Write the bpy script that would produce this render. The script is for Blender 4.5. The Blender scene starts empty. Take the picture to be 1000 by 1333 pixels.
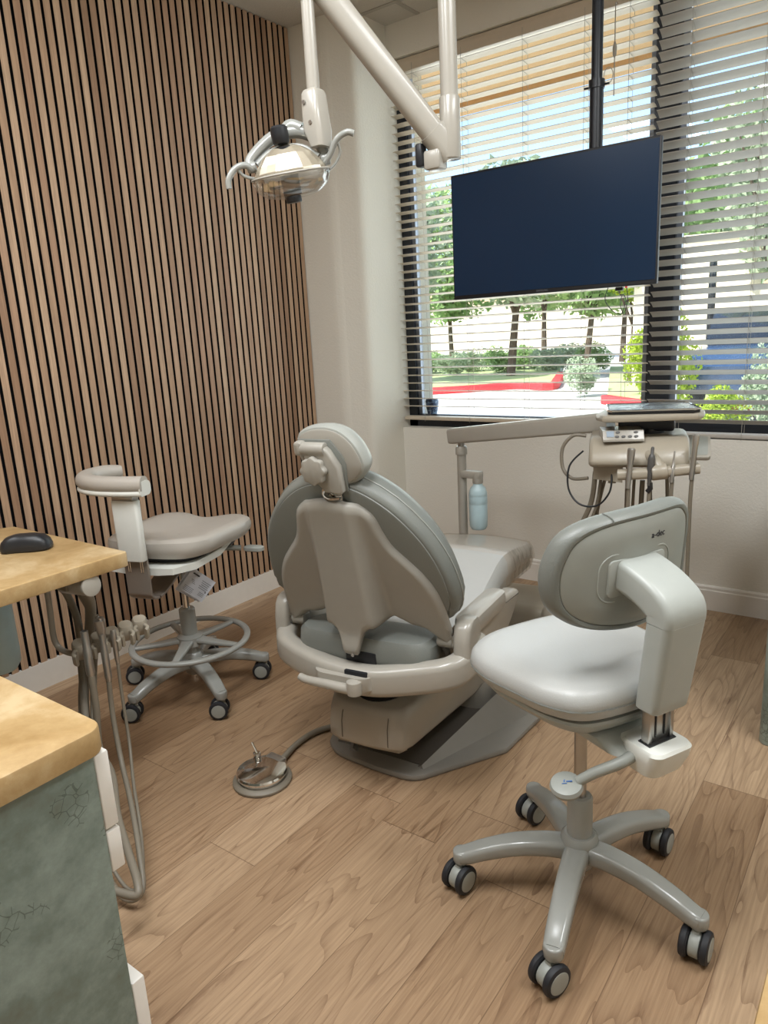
import bpy, bmesh, math, random
from mathutils import Vector, Matrix, Euler, noise
from math import sin, cos, pi, radians as R

random.seed(7)
scn = bpy.context.scene
COL = scn.collection

# ------------------------------------------------------------------ materials
def srgb(r, g, b):
    f = lambda c: (c/255/12.92) if c/255 <= .04045 else ((c/255+.055)/1.055)**2.4
    return (f(r), f(g), f(b), 1)

class N:
    """tiny node-graph helper"""
    def __init__(s, name):
        s.m = bpy.data.materials.new(name); s.m.use_nodes = True
        s.t = s.m.node_tree; s.t.nodes.clear()
        s.out = s.t.nodes.new('ShaderNodeOutputMaterial')
    def n(s, kind, **kw):
        nd = s.t.nodes.new('ShaderNode'+kind)
        for k, v in kw.items():
            if k.startswith('_'): setattr(nd, k[1:], v)
            else:
                key = k.replace('_', ' ')
                s.plug(nd.inputs[int(k[1:])] if k[0] == 'i' and k[1:].isdigit() else nd.inputs[key], v)
        return nd
    def plug(s, inp, v):
        if isinstance(v, bpy.types.NodeSocket): s.t.links.new(v, inp)
        elif isinstance(v, bpy.types.Node): s.t.links.new(v.outputs[0], inp)
        else: inp.default_value = v
    def math(s, op, a, b=0.0, c=None):
        nd = s.n('Math', _operation=op); s.plug(nd.inputs[0], a); s.plug(nd.inputs[1], b)
        if c is not None: s.plug(nd.inputs[2], c)
        return nd.outputs[0]
    def mix(s, f, a, b, blend='MIX'):
        nd = s.t.nodes.new('ShaderNodeMix'); nd.data_type = 'RGBA'; nd.blend_type = blend
        s.plug(nd.inputs[0], f); s.plug(nd.inputs[6], a); s.plug(nd.inputs[7], b)
        return nd.outputs[2]
    def ramp(s, f, stops):
        nd = s.n('ValToRGB'); s.plug(nd.inputs[0], f); e = nd.color_ramp.elements
        while len(e) < len(stops): e.new(.5)
        for k, (p, c) in enumerate(stops): e[k].position = p; e[k].color = c
        return nd.outputs[0]
    def coord(s, scale=(1, 1, 1)):
        tc = s.n('TexCoord'); mp = s.n('Mapping', Vector=tc.outputs['Object'], Scale=scale)
        return mp.outputs[0]
    def bsdf(s, **kw):
        b = s.n('BsdfPrincipled', **kw); s.t.links.new(b.outputs[0], s.out.inputs[0]); return b
    def bump(s, h, strength, dist=.01):
        return s.n('Bump', Strength=strength, Distance=dist, Height=h).outputs[0]

def plain(name, col, rough=.5, metal=0., var=.04, nscale=30., bump=0., coat=0., spec=.5):
    g = N(name); c = g.coord()
    no = g.n('TexNoise', Vector=c, Scale=nscale, Detail=3.0)
    dark = tuple(x*(1-var) for x in col[:3])+(1,); lite = tuple(min(1, x*(1+var)) for x in col[:3])+(1,)
    col_o = g.mix(no.outputs[0], dark, lite)
    b = g.bsdf(Base_Color=col_o, Roughness=rough, Metallic=metal)
    b.inputs['Coat Weight'].default_value = coat; b.inputs['Coat Roughness'].default_value = .12
    b.inputs['Specular IOR Level'].default_value = spec
    if bump:
        g.plug(b.inputs['Normal'], g.bump(no.outputs[0], bump, .004))
    return g.m

def wall_mat(name, col, bump=.35, scale=90):
    g = N(name); c = g.coord()
    no = g.n('TexNoise', Vector=c, Scale=float(scale), Detail=4.0, Roughness=.6)
    n2 = g.n('TexNoise', Vector=c, Scale=2.5, Detail=2.0)
    col_o = g.mix(n2.outputs[0], tuple(x*.96 for x in col[:3])+(1,), col)
    b = g.bsdf(Base_Color=col_o, Roughness=.75)
    g.plug(b.inputs['Normal'], g.bump(no.outputs[0], bump, .006))
    return g.m

def mottled(name, stops, scale, rough=.4, crackle=0., bump=.05):
    g = N(name); c = g.coord()
    n1 = g.n('TexNoise', Vector=c, Scale=scale, Detail=8.0, Roughness=.62, Distortion=.6)
    n2 = g.n('TexNoise', Vector=c, Scale=scale*4.5, Detail=6.0, Roughness=.7)
    f = g.math('ADD', g.math('MULTIPLY', n1.outputs[0], .7), g.math('MULTIPLY', n2.outputs[0], .3))
    col = g.ramp(f, stops)
    if crackle:
        dn = g.n('TexNoise', Vector=c, Scale=8.0, Detail=3.0)
        vm = g.n('VectorMath', _operation='MULTIPLY_ADD'); g.plug(vm.inputs[0], dn.outputs['Color']); vm.inputs[1].default_value = (.05, .05, .05); g.plug(vm.inputs[2], c)
        vo = g.n('TexVoronoi', _feature='DISTANCE_TO_EDGE', Vector=vm.outputs[0], Scale=62.0)
        line = g.math('LESS_THAN', vo.outputs[0], .035)
        zone = g.n('TexNoise', Vector=c, Scale=6.0, Detail=2.0)
        zf = g.math('MULTIPLY', line, g.math('GREATER_THAN', zone.outputs[0], .5))
        col = g.mix(g.math('MULTIPLY', zf, crackle), col, srgb(62, 70, 62))
    b = g.bsdf(Base_Color=col, Roughness=rough)
    g.plug(b.inputs['Normal'], g.bump(n2.outputs[0], bump, .004))
    return g.m

def floor_mat():
    g = N('oak_plank_floor'); tc = g.n('TexCoord')
    sp = g.n('SeparateXYZ', Vector=tc.outputs['Object'])
    x, y = sp.outputs[0], sp.outputs[1]
    W, L = .1775, 1.22
    xs = g.math('DIVIDE', g.math('ADD', x, .766+10*W), W)
    i = g.math('FLOOR', xs)
    wn = g.n('TexWhiteNoise', _noise_dimensions='1D', W=i)
    off = g.math('MULTIPLY', wn.outputs[0], L)
    ys = g.math('DIVIDE', g.math('ADD', g.math('ADD', y, off), 10.), L)
    j = g.math('FLOOR', ys)
    cv = g.n('CombineXYZ'); g.plug(cv.inputs[0], i); g.plug(cv.inputs[1], j)
    wn2 = g.n('TexWhiteNoise', _noise_dimensions='2D', Vector=cv.outputs[0])
    # per-plank shifted, stretched coordinates
    sh = g.n('VectorMath', _operation='MULTIPLY_ADD'); g.plug(sh.inputs[0], wn2.outputs['Color']); sh.inputs[1].default_value = (37., 53., 11.)
    g.plug(sh.inputs[2], tc.outputs['Object'])
    mp = g.n('Mapping', Vector=sh.outputs[0], Scale=(1, .13, 1))
    big = g.n('TexNoise', Vector=mp.outputs[0], Scale=7.0, Detail=2.0, Roughness=.5, Distortion=.25)
    # cathedral rings: contour lines of a stretched noise
    ring = g.math('FRACT', g.math('MULTIPLY', big.outputs[0], 15.))
    ringl = g.math('POWER', ring, 5.)
    mp2 = g.n('Mapping', Vector=sh.outputs[0], Scale=(1, .03, 1))
    fine = g.n('TexNoise', Vector=mp2.outputs[0], Scale=190.0, Detail=3.0, Roughness=.6)
    med = g.n('TexNoise', Vector=mp.outputs[0], Scale=26.0, Detail=5.0, Roughness=.6, Distortion=.8)
    kn = g.n('TexNoise', Vector=mp.outputs[0], Scale=5.0, Detail=1.0)
    base = g.ramp(wn2.outputs[0], [(0, srgb(142, 113, 84)), (.3, srgb(172, 143, 112)), (.7, srgb(190, 162, 131)), (1, srgb(156, 127, 97))])
    c1 = g.mix(g.math('MULTIPLY', g.math('SUBTRACT', fine.outputs[0], .28), .95), base, srgb(100, 70, 45))
    c2 = g.mix(g.math('MULTIPLY', ringl, g.math('MULTIPLY', g.math('POWER', med.outputs[0], 1.6), 1.25)), c1, srgb(92, 62, 40))
    kf = g.math('MULTIPLY', g.math('SUBTRACT', med.outputs[0], .585), 4.4)
    kf = g.math('MINIMUM', g.math('MAXIMUM', kf, 0.), .65)
    c3 = g.mix(kf, c2, srgb(98, 68, 45))
    fx = g.math('FRACT', xs); fy = g.math('FRACT', ys)
    ex = g.math('MINIMUM', fx, g.math('SUBTRACT', 1., fx)); ey = g.math('MINIMUM', fy, g.math('SUBTRACT', 1., fy))
    sx = g.math('LESS_THAN', ex, .0055); sy = g.math('LESS_THAN', ey, .0011)
    seam = g.math('MAXIMUM', sx, sy)
    c4 = g.mix(g.math('MULTIPLY', seam, .55), c3, srgb(80, 55, 36))
    b = g.bsdf(Base_Color=c4, Roughness=.42)
    g.plug(b.inputs['Roughness'], g.math('ADD', .36, g.math('MULTIPLY', fine.outputs[0], .16)))
    h = g.math('SUBTRACT', g.math('MULTIPLY', fine.outputs[0], .4), seam)
    g.plug(b.inputs['Normal'], g.bump(h, .12, .002))
    return g.m

SLAT_P = .0402
def slat_mat():
    g = N('walnut_slat'); tc = g.n('TexCoord'); sp = g.n('SeparateXYZ', Vector=tc.outputs['Object'])
    i = g.math('FLOOR', g.math('DIVIDE', g.math('ADD', sp.outputs[1], 20*SLAT_P), SLAT_P))
    cv = g.n('CombineXYZ'); g.plug(cv.inputs[0], i); g.plug(cv.inputs[1], g.math('LESS_THAN', sp.outputs[2], .47))
    wn = g.n('TexWhiteNoise', _noise_dimensions='2D', Vector=cv.outputs[0])
    sh = g.n('VectorMath', _operation='MULTIPLY_ADD'); g.plug(sh.inputs[0], wn.outputs['Color']); sh.inputs[1].default_value = (3., 7., 31.)
    g.plug(sh.inputs[2], tc.outputs['Object'])
    mp = g.n('Mapping', Vector=sh.outputs[0], Scale=(1, 1, .035))
    fine = g.n('TexNoise', Vector=mp.outputs[0], Scale=230.0, Detail=3.0)
    big = g.n('TexNoise', Vector=mp.outputs[0], Scale=45.0, Detail=4.0, Distortion=.8)
    base = g.ramp(wn.outputs[0], [(0, srgb(168, 133, 104)), (.3, srgb(200, 166, 134)), (.65, srgb(218, 186, 154)), (1, srgb(186, 148, 118))])
    c1 = g.mix(g.math('MULTIPLY', g.math('SUBTRACT', fine.outputs[0], .22), .85), base, srgb(98, 70, 52))
    c2 = g.mix(g.math('MULTIPLY', g.math('POWER', big.outputs[0], 2.), .75), c1, srgb(108, 76, 55))
    b = g.bsdf(Base_Color=c2, Roughness=.55)
    g.plug(b.inputs['Normal'], g.bump(fine.outputs[0], .1, .002))
    return g.m

def glass_mat(name, tint=(1, 1, 1, 1), gl=.06, rough=.02, rtint=(1, 1, 1, 1)):
    g = N(name); c = g.coord(); no = g.n('TexNoise', Vector=c, Scale=2.0)
    t = g.n('BsdfTransparent', Color=tint); s = g.n('BsdfGlossy', Color=rtint, Roughness=rough)
    fac = g.math('ADD', gl, g.math('MULTIPLY', no.outputs[0], .01))
    m = g.n('MixShader', i0=fac, i1=t.outputs[0], i2=s.outputs[0])
    g.t.links.new(m.outputs[0], g.out.inputs[0]); return g.m

def leaf_mat(name, a, b_):
    g = N(name); c = g.coord()
    no = g.n('TexNoise', Vector=c, Scale=2.2, Detail=4.0); n2 = g.n('TexNoise', Vector=c, Scale=14.0)
    f = g.math('ADD', g.math('MULTIPLY', no.outputs[0], .6), g.math('MULTIPLY', n2.outputs[0], .4))
    col = g.ramp(f, [(.3, a), (.7, b_)])
    d = g.n('BsdfDiffuse', Color=col); tr = g.n('BsdfTranslucent', Color=col)
    m = g.n('MixShader', i0=.4, i1=d.outputs[0], i2=tr.outputs[0])
    g.t.links.new(m.outputs[0], g.out.inputs[0]); return g.m

def ground_mat(name, a, b_, scale=3.):
    g = N(name); c = g.coord(); no = g.n('TexNoise', Vector=c, Scale=scale, Detail=6.0)
    col = g.mix(no.outputs[0], a, b_); g.bsdf(Base_Color=col, Roughness=.9); return g.m

def ceiling_mat():
    g = N('acoustic_ceiling'); c = g.coord()
    no = g.n('TexNoise', Vector=c, Scale=160.0, Detail=3.0); vo = g.n('TexVoronoi', Vector=c, Scale=120.0)
    pit = g.math('LESS_THAN', vo.outputs[0], .16)
    col = g.mix(g.math('MULTIPLY', pit, .35), srgb(206, 203, 196), srgb(150, 146, 138))
    b = g.bsdf(Base_Color=col, Roughness=.9)
    g.plug(b.inputs['Normal'], g.bump(no.outputs[0], .5, .004)); return g.m

def screen_mat():
    g = N('dark_screen'); c = g.coord(); no = g.n('TexNoise', Vector=c, Scale=1.2)
    col = g.mix(no.outputs[0], (.005, .022, .058, 1), (.008, .029, .072, 1))
    g.bsdf(Base_Color=col, Roughness=.28); return g.m

def foil_mat():
    g = N('wrinkled_foil_wrap'); c = g.coord((18, 18, 18))
    no = g.n('TexNoise', Vector=c, Scale=1.6, Detail=5.0, Distortion=1.2)
    col = g.mix(no.outputs[0], srgb(70, 95, 120), srgb(190, 205, 215))
    b = g.bsdf(Base_Color=col, Roughness=.14, Metallic=.75)
    g.plug(b.inputs['Normal'], g.bump(no.outputs[0], .8, .02)); return g.m

MT = {}
def mats():
    M = MT
    M['floor'] = floor_mat(); M['slat'] = slat_mat()
    M['felt'] = plain('black_felt', (.006, .006, .007, 1), .95, var=.2, spec=.1)
    M['wall'] = wall_mat('cream_wall', srgb(230, 226, 216)); M['wall2'] = wall_mat('reveal_wall', srgb(226, 222, 211))
    M['trim'] = plain('white_trim', srgb(232, 228, 221), .45)
    M['ceil'] = ceiling_mat(); M['tbar'] = plain('tee_bar', srgb(176, 173, 167), .5)
    M['frame'] = plain('dark_bronze_frame', (.012, .015, .022, 1), .35)
    M['framegrey'] = plain('aluminium_stop', srgb(120, 125, 135), .4, .4)
    M['glass'] = glass_mat('window_glass', (.95, .98, .97, 1), .03)
    M['blind'] = plain('ivory_blind_slat', srgb(206, 192, 172), .5)
    M['blindgrey'] = plain('grey_blind_slat', srgb(184, 178, 170), .5)
    M['cord'] = plain('blind_cord', srgb(170, 165, 155), .8)
    M['beige'] = plain('beige_enamel', srgb(168, 163, 153), .28, coat=.25)
    M['beige2'] = plain('warm_beige_plastic', srgb(166, 157, 141), .35, coat=.1)
    M['shell'] = plain('satin_beige_shell', srgb(156, 152, 143), .42)
    M['grey'] = plain('grey_enamel', srgb(150, 151, 146), .25, coat=.3)
    M['basegrey'] = plain('base_plate_grey', srgb(128, 124, 117), .4)
    M['plate'] = plain('dark_recess', srgb(88, 82, 74), .5)
    M['uph'] = plain('grey_vinyl', srgb(158, 160, 154), .38, bump=.12, nscale=300)
    M['uphl'] = plain('light_grey_vinyl', srgb(180, 181, 178), .36, bump=.1, nscale=300)
    M['uphd'] = plain('sage_grey_vinyl', srgb(122, 125, 120), .4, bump=.12, nscale=300)
    M['uphw'] = plain('warm_grey_vinyl', srgb(178, 172, 163), .36, bump=.1, nscale=300)
    M['pwhite'] = plain('white_plastic', srgb(222, 223, 216), .35)
    M['pgrey'] = plain('pale_grey_plastic', srgb(172, 176, 171), .38)
    M['pgrey2'] = plain('grey_shell_plastic', srgb(154, 157, 151), .42)
    M['black'] = plain('black_plastic', (.012, .013, .016, 1), .4)
    M['rubber'] = plain('black_rubber', (.015, .016, .02, 1), .6)
    M['satin'] = plain('satin_metal', srgb(150, 140, 130), .35, .5)
    M['chrome'] = plain('chrome', (.75, .74, .72, 1), .1, 1., var=.02)
    M['steel'] = plain('brushed_steel', (.46, .45, .43, 1), .3, 1., var=.08)
    M['hose'] = plain('taupe_hose', srgb(124, 116, 102), .5)
    M['tool'] = plain('pewter_metal', (.46, .44, .41, 1), .28, .85)
    M['tan'] = mottled('tan_laminate', [(.34, srgb(158, 126, 80)), (.5, srgb(184, 154, 108)), (.63, srgb(206, 182, 142))], 5., .4)
    M['green'] = mottled('slate_green_laminate', [(.30, srgb(100, 98, 84)), (.43, srgb(118, 132, 124)), (.53, srgb(146, 160, 153)), (.66, srgb(164, 156, 134))], 3.2, .45, .55)
    M['bottle'] = plain('pale_blue_bottle', srgb(186, 210, 216), .3, var=.06)
    M['reflector'] = plain('lamp_reflector', (.56, .50, .39, 1), .26, .7, var=.1, nscale=12)
    M['shield'] = glass_mat('clear_shield', (.90, .90, .89, 1), .30, .10)
    M['vinylclear'] = glass_mat('clear_vinyl', (.95, .94, .92, 1), .2, .14)
    M['screen'] = screen_mat(); M['screen'].node_tree.nodes['Principled BSDF'].inputs['Specular IOR Level'].default_value = .3; M['foil'] = foil_mat()
    M['lcd'] = plain('lcd', srgb(150, 165, 180), .3); M['btn'] = plain('button', srgb(78, 76, 74), .4)
    M['paper'] = plain('white_card', srgb(214, 218, 228), .6); M['ink'] = plain('ink', (.03, .03, .04, 1), .6)
    M['inkl'] = plain('pale_ink', srgb(140, 145, 155), .6); M['red'] = plain('red_lamp', (.8, .05, .03, 1), .4)
    M['blue'] = plain('blue_mark', srgb(70, 110, 170), .5)
    M['leaf1'] = leaf_mat('olive_glare_leaves', srgb(118, 150, 96), srgb(180, 206, 146))  # leaf greens lightened, the washed-out outdoor glare is put into their colour
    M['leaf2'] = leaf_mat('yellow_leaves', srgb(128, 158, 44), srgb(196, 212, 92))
    M['leaf3'] = leaf_mat('grey_glare_leaves', srgb(140, 160, 132), srgb(200, 212, 186))  # paler and greyer leaves, glare likewise painted into the colour
    M['bark'] = plain('bark', srgb(84, 72, 62), .9, var=.3)
    M['road'] = ground_mat('pale_asphalt', srgb(190, 188, 186), srgb(212, 210, 206))
    M['soil'] = ground_mat('verge', srgb(186, 180, 150), srgb(205, 205, 175), 1.)
    M['lawn'] = ground_mat('groundcover', srgb(130, 152, 96), srgb(190, 195, 150), 1.5)
    M['curb'] = plain('red_curb', srgb(214, 52, 58), .7)
    M['stucco'] = wall_mat('tan_stucco', srgb(246, 202, 152)); M['stuccow'] = wall_mat('pale_stucco', srgb(240, 226, 204))
    M['car'] = plain('blue_car_paint', srgb(44, 66, 98), .25, coat=.5); M['carglass'] = plain('car_glass', (.01, .015, .025, 1), .08)
    M['pot'] = mottled('speckled_ceramic', [(.4, srgb(22, 30, 48)), (.52, srgb(50, 70, 105)), (.62, srgb(150, 175, 200))], 60., .4)
mats()

# ------------------------------------------------------------------ mesh builder
def spl(pts, n=8, closed=False):
    """Catmull-Rom through pts (any dimension)"""
    P = [tuple(p) for p in pts]; m = len(P); out = []
    segs = m if closed else m-1
    for i in range(segs):
        if closed: p0, p1, p2, p3 = P[(i-1) % m], P[i], P[(i+1) % m], P[(i+2) % m]
        else: p0, p1, p2, p3 = P[max(i-1, 0)], P[i], P[i+1], P[min(i+2, m-1)]
        for k in range(n):
            t = k/n
            out.append(tuple(.5*((2*b)+(-a+c)*t+(2*a-5*b+4*c-d)*t*t+(-a+3*b-3*c+d)*t**3) for a, b, c, d in zip(p0, p1, p2, p3)))
    if not closed: out.append(P[-1])
    return out

def rrect(w, h, r, n=5, cx=0., cy=0.):
    """rounded rectangle outline, ccw"""
    r = min(r, w/2-1e-5, h/2-1e-5); out = []
    for sx, sy, a0 in ((1, 1, 0), (-1, 1, 90), (-1, -1, 180), (1, -1, 270)):
        for k in range(n+1):
            a = R(a0+90*k/n); out.append((cx+sx*(w/2-r)+r*cos(a), cy+sy*(h/2-r)+r*sin(a)))
    return out

def T(loc=(0, 0, 0), rot=(0, 0, 0)): return Matrix.Translation(loc) @ Euler([R(a) for a in rot]).to_matrix().to_4x4()
def basis(o, x, y, z):
    m = Matrix.Identity(4)
    for k, v in enumerate((x, y, z)):
        for r in range(3): m[r][k] = v[r]
    for r in range(3): m[r][3] = o[r]
    return m

class B:
    def __init__(s): s.bm = bmesh.new(); s.mi = 0; s.mt = Matrix.Identity(4)
    def m(s, i): s.mi = i; return s
    def at(s, mt): s.mt = mt; return s
    def _v(s, p): return s.bm.verts.new(s.mt @ Vector(p))
    def _f(s, vs):
        try: f = s.bm.faces.new(vs); f.material_index = s.mi; return f
        except ValueError: return None
    def loft(s, rings, cap=True, closed_ring=True, close_path=False):
        V = [[s._v(p) for p in r] for r in rings]; n = len(V[0])
        for a, b in zip(V, V[1:]+([V[0]] if close_path else [])):
            for k in range(n if closed_ring else n-1):
                s._f((a[k], a[(k+1) % n], b[(k+1) % n], b[k]))
        if cap and not close_path and closed_ring: s._f(V[0][::-1]); s._f(V[-1])
        return s
    def prism(s, out, z0, z1, bev=0., seg=2):
        """outline (x,y) extruded z0..z1 with rounded rim (inset scaled along local normal)"""
        if not bev: return s.loft([[(x, y, z0) for x, y in out], [(x, y, z1) for x, y in out]])
        def ins(d):
            n = len(out); res = []
            ar = sum(out[k][0]*out[(k+1) % n][1]-out[(k+1) % n][0]*out[k][1] for k in range(n)); sg = 1 if ar > 0 else -1
            for k in range(n):
                ax, ay = out[k-1]; bx, by = out[(k+1) % n]; tx, ty = bx-ax, by-ay; l = math.hypot(tx, ty) or 1
                res.append((out[k][0]-sg*ty/l*d, out[k][1]+sg*tx/l*d))
            return res
        rings = []
        for k in range(seg+1):
            a = pi/2*k/seg; rings.append([(x, y, z0+bev*(1-sin(a))) for x, y in ins(bev*(1-cos(a-pi/2+pi/2)) if 0 else bev*(1-sin(a)))])
        # quarter-round profile
        rings = [[(x, y, z0+bev*(1-cos(pi/2*k/seg))) for x, y in ins(bev*(1-sin(pi/2*k/seg)))] for k in range(seg+1)]
        rings += [[(x, y, z1-bev*(1-cos(pi/2*k/seg))) for x, y in ins(bev*(1-sin(pi/2*k/seg)))] for k in range(seg, -1, -1)]
        return s.loft(rings)
    def box(s, c, size, bev=0., seg=2, rot=None):
        old = s.mt; s.mt = old @ Matrix.Translation(c) @ (Euler([R(a) for a in rot]).to_matrix().to_4x4() if rot else Matrix.Identity(4))
        x, y, z = (d/2 for d in size)
        if not bev: s.loft([[(-x, -y, -z), (x, -y, -z), (x, y, -z), (-x, y, -z)], [(-x, -y, z), (x, -y, z), (x, y, z), (-x, y, z)]])
        else:
            bev = min(bev, x*.98, y*.98, z*.98); rings = []
            for k in range(seg+1):
                a = pi/2*k/seg; d = bev*(1-sin(a)); rings.append((d, -z+bev*(1-cos(a))))
            rings += [(d, -zz) for d, zz in rings[::-1]]
            s.loft([[(px, py, zz) for px, py in rrect(2*(x-d), 2*(y-d), max(bev-d*.9, 1e-4), seg+1)] for d, zz in rings])
        s.mt = old; return s
    def lathe(s, prof, n=24, o=(0, 0, 0), axis=(0, 0, 1), cap=True):
        z = Vector(axis).normalized(); x = z.orthogonal().normalized(); y = z.cross(x); o = Vector(o)
        return s.loft([[o+z*h+(x*cos(2*pi*k/n)+y*sin(2*pi*k/n))*max(r, 1e-5) for k in range(n)] for r, h in prof], cap=cap)
    def cyl(s, a, b, r, r2=None, n=18, bev=0.):
        a = Vector(a); b = Vector(b); L = (b-a).length; r2 = r if r2 is None else r2
        pr = [(r, 0), (r2, L)] if not bev else [(r-bev, 0), (r-bev*.3, bev*.3), (r, bev), (r2, L-bev), (r2-bev*.3, L-bev*.3), (r2-bev, L)]
        return s.lathe(pr, n, a, b-a)
    def sweep(s, pts, sect, up=(0, 0, 1), cap=True, close=False):
        """sect(t)->list of (u,v): u along side vector, v along up-ish"""
        P = [Vector(p) for p in pts]; n = len(P); rings = []; U = Vector(up)
        for k, p in enumerate(P):
            a = P[k-1] if (k or close) else P[0]; b = P[(k+1) % n] if (k < n-1 or close) else P[-1]
            t = (b-a).normalized(); side = t.cross(U)
            side = side.normalized() if side.length > 1e-4 else t.orthogonal().normalized()
            v = side.cross(t).normalized()
            rings.append([p+side*q[0]+v*q[1] for q in sect(k/max(1, n-1))])
        return s.loft(rings, cap=cap, close_path=close)
    def tube(s, pts, r, n=10, cap=True, close=False):
        """parallel-transport tube; r number or function of t"""
        P = [Vector(p) for p in pts]; m = len(P); rings = []; x = None
        for k, p in enumerate(P):
            a = P[k-1] if (k or close) else P[0]; b = P[(k+1) % m] if (k < m-1 or close) else P[-1]
            t = (b-a).normalized()
            x = t.orthogonal().normalized() if x is None else (x-t*x.dot(t)).normalized()
            y = t.cross(x); rr = r(k/(m-1)) if callable(r) else r
            rings.append([p+(x*cos(2*pi*q/n)+y*sin(2*pi*q/n))*rr for q in range(n)])
        return s.loft(rings, cap=cap, close_path=close)
    def pillow(s, out, prof, c=None):
        """cushion: outline scaled about its centre by prof=[(scale,z),...]; last scale may be 0"""
        cx = sum(p[0] for p in out)/len(out) if c is None else c[0]; cy = sum(p[1] for p in out)/len(out) if c is None else c[1]
        return s.loft([[(cx+(x-cx)*max(k, .02), cy+(y-cy)*max(k, .02), z) for x, y in out] for k, z in prof])
    def warp(s, fn):
        for v in s.bm.verts: v.co = Vector(fn(v.co))
        return s
    def build(s, name, mat, parent=None, smooth=True, ang=38, sub=0, kind=None):
        bm = s.bm; bmesh.ops.recalc_face_normals(bm, faces=bm.faces)
        if smooth:
            for f in bm.faces: f.smooth = True
            for e in bm.edges:
                e.smooth = not (len(e.link_faces) == 2 and e.calc_face_angle(0) > R(ang)) if len(e.link_faces) == 2 else True
        me = bpy.data.meshes.new(name); bm.to_mesh(me); bm.free()
        for k in (mat if isinstance(mat, (list, tuple)) else [mat]): me.materials.append(MT[k])
        o = bpy.data.objects.new(name, me); COL.objects.link(o)
        if parent: o.parent = parent
        if sub:
            md = o.modifiers.new('sub', 'SUBSURF'); md.levels = sub; md.render_levels = sub
        if kind: o['kind'] = kind
        return o

def thing(name, label, cat, loc=(0, 0, 0), rz=0, group=None):
    o = bpy.data.objects.new(name, None); COL.objects.link(o); o.location = loc; o.rotation_euler = (0, 0, R(rz))
    o.empty_display_size = .05
    return tag(o, label, cat, group)
def tag(o, label, cat, group=None):
    o['label'] = label; o['category'] = cat
    if group: o['group'] = group
    return o
def text_into(b, s, size, mt, z=.0):
    """lettering as thin mesh added to builder b, centred, in matrix mt's XY plane"""
    cu = bpy.data.curves.new('txt', 'FONT'); cu.body = s; cu.size = size; cu.align_x = 'CENTER'; cu.align_y = 'CENTER'; cu.extrude = .0003
    o = bpy.data.objects.new('txt', cu); COL.objects.link(o)
    bpy.context.view_layer.update()
    me = bpy.data.meshes.new_from_object(o.evaluated_get(bpy.context.evaluated_depsgraph_get()))
    vs = [b.bm.verts.new(b.mt @ mt @ v.co) for v in me.vertices]
    for p in me.polygons: b._f([vs[i] for i in p.vertices])
    bpy.data.objects.remove(o); bpy.data.curves.remove(cu); bpy.data.meshes.remove(me)
    return b

# ------------------------------------------------------------------ camera
H = 1.35
yaw, pitch, roll, fpx = -0.644606597, 0.242130302, -0.0545742018, 940.877643
F = Vector((sin(yaw)*cos(pitch), cos(yaw)*cos(pitch), -sin(pitch))); Rt = Vector((cos(yaw), -sin(yaw), 0)); U = Rt.cross(F)
R2 = Rt*cos(roll)+U*sin(roll); U2 = U*cos(roll)-Rt*sin(roll)
cam = bpy.data.cameras.new('camera'); co = bpy.data.objects.new('camera', cam); COL.objects.link(co)
co.matrix_world = basis((0, 0, H), R2, U2, -F)
cam.sensor_fit = 'VERTICAL'; cam.sensor_height = 36; cam.lens = 36*fpx/1333; cam.clip_start = .02; cam.clip_end = 400
scn.camera = co

# ------------------------------------------------------------------ room shell
XL, YW, ZC = -2.8125, 3.467, 2.89            # left wall, window wall, ceiling
XR, YF = 1.6, -1.9                            # right wall, wall behind the viewer
SILL, HEAD, WX0, WX1 = .81, 2.728, -2.43, 1.05
YCOR = 3.136                                  # face of the corner column
def struct(o): o['kind'] = 'structure'; return o

struct(B().box(((XL+XR)/2, (YF+YW)/2+.2, -.05), (XR-XL+.6, YW-YF+.9, .1)).build('floor', 'floor', smooth=False))
c = B().box(((XL+XR)/2, (YF+YW)/2+.2, ZC+.05), (XR-XL+.6, YW-YF+.9, .1)).build('ceiling', 'ceil', smooth=False); struct(c)
g = B()
for y in (3.27, 2.05, .83, -.39, -1.61): g.box(((XL+XR)/2, y, ZC-.001), (XR-XL, .024, .006))
x = -2.22
while x < XR:
    g.box((x, (3.27+3.46)/2, ZC-.0012), (.024, .19, .0055))
    x += .61
for x in (-.39, .83): g.box((x, (YF+3.27)/2, ZC-.0012), (.024, 3.27-YF, .0055))
g.build('ceiling_grid', 'tbar', c, smooth=False)

wl = B().box((XL-.06, (YF+YW)/2, ZC/2), (.1, YW-YF+.4, ZC)).box((XL-.007, (YF+YCOR)/2, (ZC+.1)/2), (.006, YCOR-YF, ZC-.1)).build('wall_left', 'felt', smooth=False); struct(wl)
s = B(); y = YCOR-.006
while y > YF:
    zc_, hz_ = (ZC+.108)/2-.001, (ZC-.112)/2
    s.m(1).box((XL+.0025, y-.0135, zc_), (.013, .027, 2*hz_)); s.m(0).box((XL+.0096, y-.0135, zc_), (.0012, .0274, 2*hz_)); y -= SLAT_P
s.build('slats', ['slat', 'felt'], wl, smooth=False)
struct(B().prism([(XL-.01, YF), (XL+.012, YF), (XL+.012, YCOR), (XL-.01, YCOR)], 0, .112).build('baseboard_left', 'trim', smooth=False))

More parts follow.
